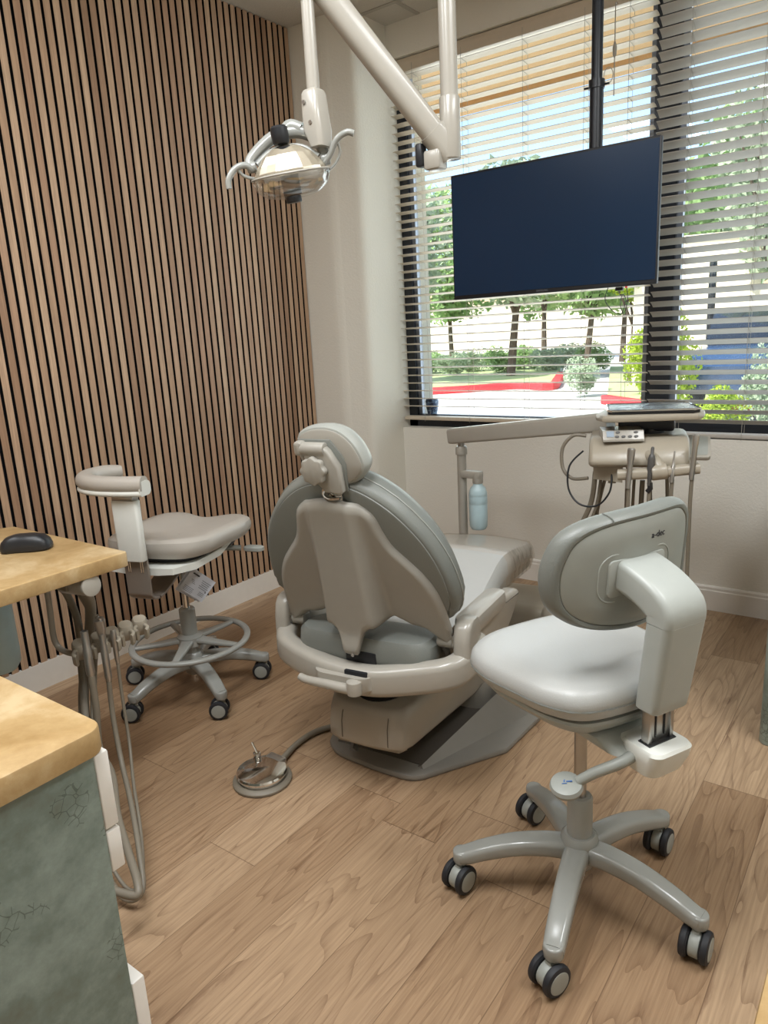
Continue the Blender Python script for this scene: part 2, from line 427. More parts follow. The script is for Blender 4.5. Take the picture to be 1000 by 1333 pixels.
# corner column (soft bull-nosed chamfer) running into the window reveal
col_out = [(XL, YCOR), (-2.63, YCOR)]+spl([(-2.60, YCOR+.001), (-2.575, YCOR+.008), (-2.555, YCOR+.018)], 4)+spl([(-2.47, YCOR+.04), (-2.447, YCOR+.052), (-2.435, YCOR+.075), (WX0, YCOR+.11)], 4)+[(WX0, YW), (WX0, 3.8), (XL, 3.8)]
struct(B().prism(col_out, 0, ZC).build('wall_corner', 'wall2', ang=25))
w = B()
w.box(((WX0+XR)/2, YW+.12, SILL/2), (XR-WX0, .24, SILL)).box(((WX0+XR)/2, YW+.12, (HEAD+ZC)/2), (XR-WX0, .24, ZC-HEAD)).box(((WX1+XR)/2, YW+.12, (SILL+HEAD)/2), (XR-WX1, .24, HEAD-SILL))
struct(w.build('wall_back', 'wall', smooth=False))
struct(B().box((XR+.06, (YF+YW)/2, ZC/2), (.12, YW-YF+.4, ZC)).build('wall_right', 'wall', smooth=False))
struct(B().box(((XL+XR)/2, YF-.06, ZC/2), (XR-XL+.3, .12, ZC)).build('wall_front', 'wall', smooth=False))
bb = B(); prof = [(0, 0), (-.014, 0), (-.014, .095), (-.011, .100), (-.011, .112), (-.006, .119), (0, .119)]
bb.loft([[(WX0-.0, YW+a, b) for a, b in prof], [(XR, YW+a, b) for a, b in prof]])
struct(bb.build('baseboard_back', 'trim', smooth=False))

# windows: dark frames set in the reveal
def window(name, x0, x1):
    f = B(); y = 3.565; d = .05; t = .055
    f.box(((x0+x1)/2, y, SILL+.033), (x1-x0, d, .064)).box(((x0+x1)/2, y, HEAD-.03), (x1-x0, d, .06))
    f.box((x0+t/2, y, (SILL+HEAD)/2), (t, d, HEAD-SILL)).box((x1-t/2, y, (SILL+HEAD)/2), (t, d, HEAD-SILL))
    fo = f.build(name, 'frame', smooth=False); struct(fo)
    st = B()
    for xx in (x0+t+.012, x1-t-.012): st.box((xx, y+.008, (SILL+HEAD)/2), (.024, .03, HEAD-SILL-.12))
    st.box(((x0+x1)/2, y+.008, SILL+.066), (x1-x0-2*t, .03, .006)); st.build('glazing_stop', 'framegrey', fo, smooth=False)
    B().box(((x0+x1)/2, y+.012, (SILL+HEAD)/2), (x1-x0-2*t, .006, HEAD-SILL-.12)).build('glass_pane', 'glass', fo, smooth=False)
window('window_1', WX0, -1.01); window('window_2', -1.01, WX1)

# ------------------------------------------------------------------ venetian blinds
def blind(label, x0, x1, y, ztop, zbot, tilt, mat, cords, pitch, xext=0):
    t = thing('venetian_blind', label, 'blind', ((x0+x1)/2, y, ztop), group='horizontal blinds in the window')
    w = x1-x0; D = .050
    sl = B(); z = -.085; n = 0
    while ztop+z > zbot+.045:
        ring = []
        for k in range(7):
            u = -D/2+D*k/6; h = .0035*(1-(2*u/D)**2); a = R(tilt)
            ring.append((u*cos(a)-h*sin(a), -u*sin(a)+h*cos(a)))
        lo = [(a, b-.0022) for a, b in ring[::-1]]
        sl.loft([[(xx, a, z+b) for a, b in ring+lo] for xx in (-w/2, w/2)])
        z -= pitch; n += 1
    sl.build('slats', mat, t)
    B().box((0, -.012, -.028), (w, .012, .056), .003).build('valance', mat, t)
    B().box((0, .004, -.040), (w-.004, .045, .045)).build('headrail', mat, t, smooth=False)
    B().box((0, 0, zbot-ztop+.011), (w, .052, .020), .004).build('bottom_rail', mat, t)
    cd = B()
    for xx in cords:
        for yy in (-.029, .029): cd.box((xx-(x0+x1)/2, yy, (zbot-ztop)/2-.02), (.0016, .0012, ztop-zbot-.03))
        zz = -.085
        while ztop+zz > zbot+.04:
            cd.box((xx-(x0+x1)/2, 0, zz-.002), (.0014, .058, .0014), rot=(-tilt, 0, 0)); zz -= pitch
    cd.build('ladder_cord', 'cord', t, smooth=False)
    return t
bl = blind('half-open ivory venetian blind left of the dark mullion, behind the television', -2.424, -1.052, 3.503, HEAD-.004, .853, 7, 'blind', (-2.28, -1.99, -1.66, -1.36, -1.16), .0438)
br = blind('more closed grey-toned venetian blind right of the dark mullion, cut by the frame', -1.034, WX1-.005, 3.490, HEAD-.004, .814, 26, 'blindgrey', (-.90, -.62, -.2, .3, .8), .0438)
wd = B(); wd.cyl((.52, -.045, -.06), (.52, -.045, -.42), .0025, n=6).lathe([(.003, 0), (.008, .01), (.009, .04), (.004, .06)], 10, (.52, -.045, -.27)).box((.52,-.035,-.06),(.004,.02,.004))
wd.build('tilt_cord', 'cord', bl)

# speckled pot on the sill
p = B(); p.lathe([(.02, 0), (.028, .004), (.036, .045), (.039, .075), (.034, .088), (.031, .088), (.034, .07), (.02, .01)], 20)
tag(p.build('ceramic_pot', 'pot'), 'small dark speckled pot on the window sill behind the left blind end', 'pot').location = (-2.285, 3.562, SILL+.0685)

# ------------------------------------------------------------------ television
TX, TY = -1.283, 2.93
x0, x1, z0, z1 = -1.735, -.848, 1.477, 1.993
tv = thing('television', 'dark flat screen television hanging from the ceiling on a black pole before the window', 'television', (-1.16, TY, ZC))
def tvl(x, y, z): return (x+1.16, y-TY, z-ZC)
cx, cz, w, h = (x0+x1)/2, (z0+z1)/2, x1-x0, z1-z0
b = B(); b.at(T(tvl(cx, TY, cz), (90, 0, 0)))
b.prism(rrect(w, h, .006, 3), -.008, .012, .003); b.build('bezel', 'black', tv)
b = B(); b.at(T(tvl(cx, TY-.0135, cz+.004), (90, 0, 0))); b.prism(rrect(w-.014, h-.026, .003, 2), -.001, .001); b.build('screen', 'screen', tv)
b = B(); b.box(tvl(cx, TY+.055, cz-.03), (w*.6, .05, h*.55), .015); b.build('rear_housing', 'black', tv)
b = B(); text_into(b, 'SAMSUNG', .0115, T(tvl(cx-.02, TY-.0135, z0+.010), (90, 0, 0))); b.build('brand_lettering', 'framegrey', tv, smooth=False)
PX, PY = -1.135, TY+.10
b = B(); b.cyl(tvl(PX, PY, ZC-.001), tvl(PX, PY, 2.2), .0215).cyl(tvl(PX, PY, 2.24), tvl(PX, PY, 1.80), .0265).cyl(tvl(PX, PY, 2.225), tvl(PX, PY, 2.255), .031)
b.cyl(tvl(PX-.05, PY, 2.235), tvl(PX+.05, PY, 2.235), .004, n=8); b.lathe([(.06, 0), (.06, .008), (.03, .02)], 24, tvl(PX, PY, ZC-.021)); b.build('ceiling_pole', 'frame', tv)
b = B(); b.tube([tvl(PX+.045+.018*cos(a), PY, 2.262+.028*sin(a)) for a in [2*pi*k/20 for k in range(20)]], .0016, 6, close=True); b.build('cable_ring', 'cord', tv)
b = B(); b.box(tvl(PX, PY-.02, 1.78), (.12, .04, .30), .004); b.build('mount_bracket', 'black', tv)
lx = -1.0
b = B(); b.tube(spl([tvl(lx-.03, TY+.03, z0+.03), tvl(lx-.05, TY+.02, z0-.01), tvl(lx-.055, TY+.02, z0-.05), tvl(lx-.02, TY+.02, z0-.093), tvl(lx+.012, TY+.02, z0-.1), tvl(lx+.025, TY+.02, z0-.05), tvl(lx+.012, TY+.02, z0-.03), tvl(lx+.005, TY+.02, z0-.07), tvl(lx+.02, TY+.02, z0-.1), tvl(lx+.033, TY+.02, z0-.05), tvl(lx+.02, TY+.03, z0+.02)], 8), .0016, 6)
b.box(tvl(lx, TY+.02, z0-.007), (.03, .02, .014), .004); b.build('dangling_cable', 'black', tv)
b = B(); b.box(tvl(lx+.035, TY-.006, z0-.003), (.008, .006, .006), .001); b.build('standby_light', 'red', tv)

# ------------------------------------------------------------------ ceiling-hung dental light
dl = thing('dental_light', 'beige ceiling-mounted dental operating light on a folding arm above the chair', 'lamp', (-1.10, 1.855, ZC))
L0 = Vector((-1.10, 1.855, ZC))
def dll(p): return tuple(Vector(p)-L0)
PB = 1.80
b = B(); b.cyl(dll((-1.10, 1.855, ZC-.002)), dll((-1.10, 1.855, PB+.08)), .0235, n=28).cyl(dll((-1.10, 1.855, PB+.155)), dll((-1.10, 1.855, PB)), .0275, n=28, bev=.004)
b.lathe([(.08, 0), (.08, .01), (.035, .03)], 28, dll((-1.10, 1.855, ZC-.032))); b.build('ceiling_post', 'beige', dl)
J = Vector((-1.125, 1.835, PB+.05)); K = Vector((-1.315, 1.575, 2.215))
b = B(); d = (K-J); side = d.cross(Vector((0, 0, 1))).normalized(); upv = side.cross(d.normalized())
def sect(w, h, r=.4): return lambda t: rrect(w, h, min(w, h)*r, 4)
b.sweep([J-d.normalized()*.02, J+d*.5, K+d.normalized()*.03], sect(.052, .066)); b.build('folding_arm', 'beige', dl)
b = B(); b.sweep([J-d.normalized()*.05+upv*.002, J+d.normalized()*.03], sect(.058, .075)).box(dll(J+Vector((0, 0, -.045)))if 0 else tuple(J+Vector((-.01, -.005, -.05))), (.05, .05, .05), .008)
o = b.build('elbow_cover', 'beige', dl); o.location = -L0
dl.children[-2].location = -L0
for oo in dl.children:
    if oo.name.startswith('folding_arm'): oo.location = -L0
b = B(); b.box(tuple(J+Vector((-.045, -.022, -.035))-L0), (.022, .03, .06), .006); b.build('stop_block', 'black', dl)
b = B(); b.sweep([tuple(J+d*.1+upv*.0345+side*.008), tuple(J+d*.98+upv*.0345+side*.008)], lambda t: rrect(.003, .0015, .0005, 1)); o = b.build('arm_seam', 'hose', dl); o.location = -L0
S = Vector((-1.330, 1.567, 0))
b = B(); b.cyl(dll((S.x, S.y, 2.26)), dll((S.x, S.y, 1.93)), .0165, n=24).cyl(dll((S.x, S.y, 2.28)), dll((S.x, S.y, 2.17)), .03, n=24, bev=.006); b.build('drop_tube', 'beige', dl)
# neck
b = B(); b.loft([[(S.x-L0.x+x, S.y-L0.y+y, z-ZC) for x, y in rrect(w, dd, .012, 4, ox, 0)] for z, w, dd, ox in ((1.960, .044, .044, 0), (1.952, .052, .052, 0), (1.90, .056, .056, .002), (1.865, .058, .058, .006), (1.825, .04, .05, .014))])
for q in ((-.01, 1.93), (.008, 1.88)): b.m(1).lathe([(.005, 0), (.005, .004)], 10, dll((S.x+q[0], S.y-.0275, q[1])), (0, -1, 0)); b.m(0)
b.build('neck_joint', ['beige', 'steel'], dl)
# head frame: local frame of the lamp head, hc = centre of reflector
hc = Vector((S.x-.047, S.y-.058, 1.762))
yw = 40  # head turned about vertical (its face looks down and toward the viewer-left)
hm = Matrix.Translation(hc-L0) @ Euler((0, 0, R(yw))).to_matrix().to_4x4() @ Euler((R(6), R(-7), 0)).to_matrix().to_4x4() @ Matrix.Scale(.80, 4)
# yoke
b = B().at(hm)
b.tube(spl([(-.125, .02, .045), (-.12, .03, .065), (-.075, .045, .1), (-.02, .05, .125), (.05, .05, .125), (.098, .045, .098), (.118, .03, .055), (.122, .02, .03)], 6), lambda t: .0145+.006*sin(pi*t), 12)
b.tube(spl([(.01, .055, .135), (.03, .055, .145), (.06, .05, .13)], 4), .022, 12)
b.cyl((-.135, .02, .042), (-.105, .02, .042), .017, n=16, bev=.004).cyl((.135, .02, .03), (.105, .02, .03), .019, n=16, bev=.004)
b.build('yoke', 'grey', dl)
b = B().at(hm); b.tube(spl([(-.10, .01, .045), (-.055, .02, .075), (0, .025, .085), (.055, .02, .075), (.10, .01, .04)], 6), .009, 10); b.build('inner_bracket', 'grey', dl)
b = B().at(hm)
b.tube(spl([(-.118, .015, .035), (-.14, .0, .05), (-.172, -.012, .043), (-.198, -.02, .015), (-.203, -.022, -.012)], 6), lambda t: .0105-.001*t, 10)
b.tube(spl([(-.165, -.01, .044), (-.15, 0, .02), (-.115, .01, .005)], 5), .0055, 8); b.build('handle', 'grey', dl)
b = B().at(hm)
b.tube(spl([(.112, .012, .015), (.135, 0, .035), (.165, -.012, .075), (.20, -.02, .09), (.222, -.022, .083)], 6), lambda t: .0095+.001*t, 10)
b.tube(spl([(.165, -.01, .074), (.17, 0, .04), (.15, .005, .01), (.118, .01, -.01)], 5), .004, 8); b.build('handle', 'grey', dl)
# curved reflector dish (boat shape) and clear front shield
def boat(ws, zs, dep, n=20):
    rings = []
    for k, (wf, z) in enumerate(zip(ws, zs)):
        rings.append([(wf*.122*math.copysign(abs(cos(2*pi*q/n))**.85, cos(2*pi*q/n)), wf*dep*sin(2*pi*q/n), z+.012*(1-(cos(2*pi*q/n))**2)*0) for q in range(n)])
    return rings
b = B().at(hm); b.loft(boat((.16, .42, .66, .85, .96, 1.0), (.088, .078, .058, .032, .010, -.006), .072)); b.build('reflector', 'reflector', dl, ang=4)
b = B().at(hm); b.loft(boat((1.03, 1.04, 1.02, .93, .70, .35), (.004, -.006, -.020, -.042, -.062, -.070), .074)); b.build('shield', 'shield', dl)
b = B().at(hm); rim = boat((1.045,), (-.001,), .0755, 40)[0]; b.tube(rim, .0035, 6, close=True); b.build('shield_rim', 'shell', dl)
b = B().at(hm); b.cyl((-.005, -.005, -.062), (-.005, -.005, .08), .030, n=18); b.cyl((-.005, -.005, -.085), (-.005, -.005, -.062), .026, n=18, bev=.004); b.build('bulb_housing', 'black', dl)
b = B().at(hm); b.lathe([(.024, 0), (.027, .004), (.0285, .03), (.0275, .046), (.022, .052), (.01, .052)], 22, (-.01, -.012, .09)); b.build('top_knob', 'black', dl)

# ------------------------------------------------------------------ dental chair
ch = thing('dental_chair', 'reclined grey vinyl dental chair with beige shell back in the middle of the room', 'dental chair', (-1.267, 1.603, 0), 8.7)
# floor plate
pl = spl([(-.02, -.02), (.10, -.026), (.145, -.004)], 4)+[(.335, .236)]+[(.378, .471), (.378, .9), (.30, .98), (-.30, .98), (-.345, .9), (-.345, .471), (-.275, .2)]+spl([(-.245, .10), (-.226, .05), (-.166, .008), (-.05, -.014)], 4)
b = B(); b.prism(pl, 0, .022, .008); b.build('base_plate', 'basegrey', ch)
# raised ribs of the plate
b = B()
for sx in (1, -1): b.loft([[(sx*.105+.0, .03, .02), (sx*.135, .02, .02), (sx*.125, .03, .03)], [(sx*.24, .46, .02), (sx*.335, .46, .02), (sx*.255, .46, .12)], [(sx*.25, .72, .02), (sx*.345, .72, .02), (sx*.26, .72, .14)]])
b.build('plate_rib', 'basegrey', ch)
b = B(); b.prism([(-.20, .06), (.12, .04), (.24, .62), (-.24, .62)], .0205, .024); b.build('plate_well', 'plate', ch)
# lift cover (lower body)
def cov(z, r0, rw, fw): # rear y, rear half width, front half width
    return [(-fw, .46, z), (-fw*.99, .35, z), (-rw-.028, r0+.05, z), (-rw-.012, r0+.012, z), (-rw+.03, r0, z), (0, r0-.006, z), (rw-.03, r0, z), (rw+.012, r0+.012, z), (rw+.028, r0+.05, z), (fw*.99, .35, z), (fw, .46, z)]
b = B().at(Matrix.Translation((-.012, 0, 0)))
b.loft([cov(.125, -.062, .095, .185), cov(.128, -.075, .108, .195), cov(.14, -.082, .115, .2), cov(.20, -.078, .116, .2), cov(.262, -.070, .114, .196), cov(.284, -.064, .110, .19), cov(.292, -.052, .10, .18)])
b.warp(lambda v: (v.x, v.y, v.z-.034*max(0, min(1, (.24-v.y)/.28))*max(0, min(1, (v.z-.15)/.1))))
b.build('lift_cover', 'beige', ch, ang=50)
b = B().at(Matrix.Translation((-.012, 0, 0)))
b.loft([[(x, y+dy, z) for x, y in ((-.105, -.068), (.02, -.073), (.105, -.068), (.12, -.04), (.02, -.045), (-.12, -.04))] for z, dy in ((.113, .012), (.128, .0))]); b.build('cover_lip', 'shell', ch)
for sx in (-.088, .070):
    b = B(); b.tube([(sx*k, y, z) for y, z, k in ((-.070, .132, 1), (-.0835, .145, 1), (-.0815, .20, 1), (-.0725, .225, 1), (-.062, .243, .97), (-.02, .252, .95))], .0012, 5); b.build('cover_seam', 'plate', ch)
b = B().at(Matrix.Translation((-.012, 0, 0))); b.box((0, .33, .312), (.30, .40, .05), .012); b.build('cover_top_step', 'beige', ch)
b = B().at(Matrix.Translation((-.012, 0, 0)))
b.lathe([(.085, 0), (.085, .003)], 28, (.005, .045, .2705), (0, -.12, 1)); b.build('cover_opening', 'black', ch)
b = B(); b.lathe([(.066, 0), (.070, .03), (.085, .055), (.09, .10)], 28, (0, .06, .262)); b.build('lift_collar', 'shell', ch)
b = B(); b.loft([[(x, y, z) for x, y in rrect(w, .26, .05, 5, 0, .56)] for z, w in ((.022, .38), (.05, .40), (.26, .38), (.33, .34))]); b.m(1).lathe([(.006, 0), (.006, .003)], 10, (.198, .52, .12), (1, 0, 0)); b.build('front_column', ['beige', 'steel'], ch)
# front floor housing
b = B(); b.box((.03, 1.13, .105), (.62, .30, .21), .035, 4); b.box((.30, 1.05, .12), (.12, .22, .24), .05, 4); b.build('floor_housing', 'beige2', ch)
# upper cradle with pivots
path = spl([(-.300, .06, .455), (-.298, -.02, .435), (-.262, -.085, .418), (-.15, -.120, .397), (-.04, -.133, .386), (.06, -.133, .386), (.16, -.115, .400), (.275, -.078, .422), (.308, -.01, .44), (.31, .06, .46)], 5)
b = B(); b.sweep(path, lambda t: rrect(.062, .088, .022, 4)); 
for sx in (-1, 1):
    b.prism if 0 else None
    b.loft([[(sx*.304+x, y, z) for x, y in rrect(.05, dy, .018, 4, 0, oy)] for z, dy, oy in ((.42, .13, 0), (.5, .115, -.005), (.54, .1, -.005), (.558, .075, -.003), (.564, .045, 0))])
b.build('cradle', 'beige', ch, ang=50)
b = B()
b.loft([[(-.02+x*s, -.125+y*s, z) for x, y in rrect(.22, .13, .05, 5)] for z, s in ((.350, .66), (.355, .80), (.372, .92), (.41, .9))]); b.build('cradle_hub', 'beige', ch)
b = B(); b.box((.024, -.142, .408), (.075, .05, .03), .004); b.box((.014, -.09, .44), (.10, .05, .04), .004); b.build('latch_recess', 'black', ch)
b = B()
for sx in (-1, 1): b = B(); b.cyl((sx*.272, -.012, .50), (sx*.282, -.012, .50), .034, n=24); b.build('pivot_ring', 'steel', ch)
b = B(); b.tube(spl([(-.155, -.185, .385), (-.13, -.188, .380), (-.06, -.19, .380), (.0, -.19, .378), (.03, -.188, .38)], 5), lambda t: .011+.006*t, 12); b.lathe([(.022, -.02), (.024, 0), (.022, .018), (.008, .023)], 18, (.03, -.185, .385)); b.build('release_lever', 'beige', ch)
# seat pan, side supports
b = B(); b.loft([[(x, .26+y, z) for x, y in rrect(w, l, .08, 5)] for z, w, l in ((.335, .30, .55), (.36, .40, .66), (.43, .46, .72), (.445, .45, .70))]); b.build('seat_pan', 'shell', ch)
for sx in (1, -1):
    b = B(); out = [(-.0, .47), (.03, .40), (.14, .345), (.30, .345), (.42, .39), (.50, .445), (.50, .475), (.44, .485), (.36, .50), (.30, .51), (.14, .515), (.02, .515)]
    b.at(basis((0, 0, 0), (0, 1, 0), (0, 0, 1), (1, 0, 0)))
    b.prism(spl(out, 3, True), sx*.268-.030, sx*.268+.030, .018, 3); b.build('side_support', 'beige', ch)
    b = B(); b.loft([[(sx*.292+(x+(.006 if y > 0 else 0))*k, .135+y*k2, z) for x, y in rrect(.068, .29, .033, 6)] for z, k, k2 in ((.505, .9, .97), (.515, 1, 1), (.542, 1.0, 1), (.553, .93, .98), (.556, .75, .93))]); b.build('armrest', 'beige', ch)
# seat and leg upholstery: one contoured cushion in profile
prof_c = spl([(-.10, .475), (-.02, .462), (.10, .465), (.25, .485), (.40, .525), (.52, .553), (.60, .560), (.72, .545), (.88, .515), (1.0, .490), (1.035, .470)], 4)
def cush(y, wtop, th, crown=.012):
    pts = []
    for k in range(17):
        a = pi*k/16; u = -cos(a); pts.append((u*wtop, crown*(1-u*u)-(.5*th*(1-min(1, 2.2*sin(a)))**2)))
    for k in range(17):
        a = pi*k/16; u = cos(a); pts.append((u*wtop*.97, -th+.4*th*(1-min(1, 2.2*sin(a)))**2))
    return pts
def wid(y): 
    if y < .5: return .235+.012*math.sin(pi*(y+.1)/.6)
    return .235+.0*(y)-.02*((y-.5)/.5)**2-(.06*((y-.9)/.135)**2 if y > .9 else 0)
b = B(); b.loft([[(x, y, z+zz) for x, zz in cush(y, wid(y)*(.9 if k < 2 else 1), .09+.045*max(0, min(1, (y-.1)/.35)))] for k, (y, z) in enumerate(prof_c) if -.01 < y < .585]); b.build('seat_cushion', 'uphl', ch)
b = B(); b.loft([[(x, y, z+zz) for x, zz in cush(y, wid(y), .135-.10*max(0, y-.62))] for (y, z) in prof_c if y >= .575]); b.build('leg_rest', 'uphw', ch)
# rear of seat cushion visible under the shell
b = B(); b.loft([[(x*k, -.035+y*k, z) for x, y in rrect(.45, .15, .07, 6)] for z, k in ((.405, .86), (.415, .97), (.45, 1.02), (.485, 1.0), (.50, .93), (.503, .7))]); b.build('seat_bolster', 'uphd', ch)
# clear vinyl cover over the toe end, gathered at the side
def wrap(y, z, amp):
    pts = []
    base = cush(y, wid(y)+.006, .143-.10*max(0, y-.62))
    for k, (x, zz) in enumerate(base):
        f = max(0, (abs(x)-wid(y)*.8)/(wid(y)*.2)); pts.append((x+math.copysign(1, x)*amp*f*sin(y*105+zz*40), y, z+zz+.004+.002*sin(x*90+y*10)))
    return pts
b = B(); b.loft([wrap(y, z-.0, .006) for (y, z) in spl([p for p in prof_c if p[0] > .60], 4)]); b.build('toe_cover', 'vinylclear', ch)
# back: tilted frame, X lateral, Y up the back, Z out of the rear (toward viewer)
tau = R(21)
bk = basis((0, -.03, .50), (1, 0, 0), (0, -sin(tau), cos(tau)), (0, -cos(tau), -sin(tau)))
def sym(h): return h+[(-x, y) for x, y in h[::-1] if abs(x) > 1e-4]
ho = [(0, .047), (.12, .045), (.215, .047), (.268, .062), (.298, .10), (.308, .15), (.300, .225), (.278, .30), (.242, .37), (.178, .448), (.095, .505), (0, .526)]
uo = spl(sym(ho), 4, True)
b = B().at(bk); b.pillow(uo, [(.55, -.125), (.8, -.120), (.92, -.105), (.985, -.075), (1.0, -.045), (.985, -.018), (.955, -.008), (.93, -.006)], (0, .27))
# soft gathers near the lower corners
def gath(v):
    l = bk.inverted() @ v
    f = max(0, 1-abs(l.y-.1)/.1)*max(0, min(1, (abs(l.x)-.2)/.06))
    l.z += f*.004*sin(l.y*170); return bk @ l
b.warp(gath); b.build('backrest', 'uphd', ch)
b = B().at(bk); rr = [((x)*1.003, .27+(y-.27)*1.003, -.045) for x, y in uo]; b.tube(rr[::2], .0022, 5, close=True); b.build('backrest_piping', 'uph', ch)
b = B().at(bk); b.pillow(uo, [(.93, -.0075), (.925, -.003), (.9, -.001), (.5, 0.0)], (0, .27)); b.build('backrest_panel', 'uphd', ch)
# shell with raised centre ridge
hs = [(0, .474), (.045, .468), (.088, .450), (.122, .418), (.137, .37), (.155, .325), (.19, .282), (.228, .235), (.256, .18), (.27, .12), (.277, .05), (.279, -.01)]
low = [(.262, -.022), (.235, -.012), (.17, .016), (.11, .016), (.055, .008), (.036, -.02), (.030, -.07), (.028, -.115)]
so = spl(sym(hs+low), 3, True)
def ridge(x, y):
    wv = .062+.02*(1-max(0, min(1, y/.45))); e = max(0, min(1, (wv+.03-abs(x))/.042)); e = e*e*(3-2*e)
    dep = .014+.078*max(0, min(1, (.46-y)/.46))**1.2+(.02*(1-y/.06) if y < .06 else 0)
    return dep*e
b = B().at(bk)
# dense fill: rows of quads between left and right boundary
half = spl(hs, 6)
rows = []
def hw(y):
    pts = half
    for (x0, y0), (x1, y1) in zip(pts, pts[1:]):
        if y1 <= y <= y0 and y0 != y1: return x0+(x1-x0)*(y0-y)/(y0-y1)
    return pts[-1][0] if y < pts[-1][1] else 0.
def lowb(x): # lower boundary height of the shell as a function of |x|
    x = abs(x); P = [(0, -.004), (.021, -.003), (.026, .012), (.040, .058), (.060, .076), (.10, .070), (.16, .040), (.2, .034), (.235, .004), (.262, -.018), (.279, -.010), (.3, 0)]
    for (a, ya), (c_, yb) in zip(P, P[1:]):
        if a <= x <= c_: return ya+(yb-ya)*(x-a)/(c_-a)
    return 0.
NX, NY = 72, 40
grid = {}
for i in range(NX+1):
    u = -1+2*i/NX; u = u*(.72+.28*abs(u))
    for j in range(NY+1):
        v = j/NY
        # upper boundary for this column: scan
        grid[i, j] = (u, v)
def topb(x):
    x = abs(x); best = -.02
    for (x0, y0), (x1, y1) in zip(half, half[1:]):
        if min(x0, x1)-1e-6 <= x <= max(x0, x1)+1e-6 and x1 != x0: best = max(best, y0+(y1-y0)*(x-x0)/(x1-x0))
    return best
verts = {}
for i in range(NX+1):
    u = grid[i, 0][0]; x = u*.2785
    yt, yb = topb(x), lowb(x)
    for j in range(NY+1):
        y = yb+(max(yt, yb+.004)-yb)*j/NY
        de = min(abs(y-yt), abs(y-yb), max(0, hw(y)-abs(x)) if y > .0 else 9)
        rnd = .018*(1-min(1, max(0, 1-de/.022))**2)
        verts[i, j] = b._v((x, y, -.002+rnd+ridge(x, y)))
for i in range(NX):
    for j in range(NY): b._f((verts[i, j], verts[i+1, j], verts[i+1, j+1], verts[i, j+1]))
o = b.build('back_shell', 'shell', ch, ang=70)
md = o.modifiers.new('thick', 'SOLIDIFY'); md.thickness = .008; md.offset = -1
# hinge ends of the shell
b = B().at(bk)
for sx in (-1, 1): b = B().at(bk); b.cyl((sx*.225, -.005, -.004), (sx*.272, -.005, -.004), .022, n=18, bev=.004); b.build('shell_hinge', 'shell', ch)
b = B().at(bk); b.lathe([(.005, 0), (.005, .003), (.002, .004)], 10, (.012, .012, .126), (0, 0, 1)); b.build('shell_screw', 'steel', ch)
# headrest
hh = R(8)
hk = basis((.012, -.215, 1.045), (1, 0, 0), (0, -sin(hh), cos(hh)), (0, -cos(hh), -sin(hh)))
hro = spl([(-.088, .045), (-.068, .073), (-.012, .086), (.045, .077), (.088, .042), (.111, -.005), (.108, -.035), (.07, -.068), (.01, -.079), (-.05, -.062), (-.083, -.012)], 5, True)
b = B().at(hk); b.pillow(hro, [(.4, -.075), (.75, -.070), (.93, -.052), (1.0, -.028), (.995, -.012), (.95, -.002), (.90, 0)], (0, 0)); hr = b.build('headrest', 'uph', ch)
b = B().at(hk); b.pillow(hro, [(.90, -.003), (.895, .002), (.86, .004), (.4, .005)], (0, 0)); b.build('headrest_back', 'shell', hr)
b = B().at(hk); b.prism([(-.075, .052), (.022, .052), (.052, .012), (.06, -.012), (.057, -.085), (-.01, -.095), (-.06, -.04)], .004, .009, .002); b.build('headrest_recess', 'uphd', hr)
b = B().at(hk)
b.prism([(-.05, .038), (.012, .038), (.024, .028), (.05, -.015), (.052, -.082), (.045, -.09), (.0, -.085), (-.03, -.05), (-.05, .0)], .006, .032, .007, 3)
b.cyl((-.058, .030, .020), (.014, .030, .020), .018, n=18, bev=.004).box((-.063, .032, .02), (.026, .038, .03), .008)
b.build('headrest_bracket', 'shell', hr)
b = B().at(hk); kn = [(.036*(1+.07*cos(8*a))*cos(a), .036*(1+.07*cos(8*a))*sin(a)) for a in [2*pi*k/64 for k in range(64)]]
b.at(hk @ T((-.018, -.022, 0))); b.prism(kn, .030, .051, .005); b.build('headrest_knob', 'shell', hr)
b = B().at(hk); b.box((.012, -.10, .004), (.045, .075, .008), .002); b.tube(spl([(-.012, -.075, .012), (-.016, -.095, .016), (.0, -.106, .018), (.034, -.103, .018)], 4), .004, 8); b.build('headrest_bar', 'chrome', hr)

# ------------------------------------------------------------------ stools
def caster_bm(rot):
    """hood + stem; local: origin on floor below the stem"""
    b = B().at(Euler((0, 0, R(rot))).to_matrix().to_4x4() @ Matrix.Translation((.012, 0, 0)))
    b.cyl((-.012, 0, .055), (-.012, 0, .088), .011, n=12); b.cyl((0, -.0115, .036), (0, .0115, .036), .029, n=20, bev=.004)
    b.box((-.008, 0, .06), (.03, .02, .022), .006); return b
def wheel_bm(rot, sy):
    b = B().at(Euler((0, 0, R(rot))).to_matrix().to_4x4() @ Matrix.Translation((.012, 0, 0)))
    y0 = .0125*sy
    b.lathe([(.022, 0), (.031, .0), (.0355, .004), (.036, .010), (.034, .0155), (.0285, .018), (.0255, .018)], 28, (0, y0, .036), (0, sy, 0), cap=False)
    b.m(1).lathe([(.0258, .0165), (.0252, .0185), (.020, .0195), (.005, .0195)], 28, (0, y0, .036), (0, sy, 0)); return b
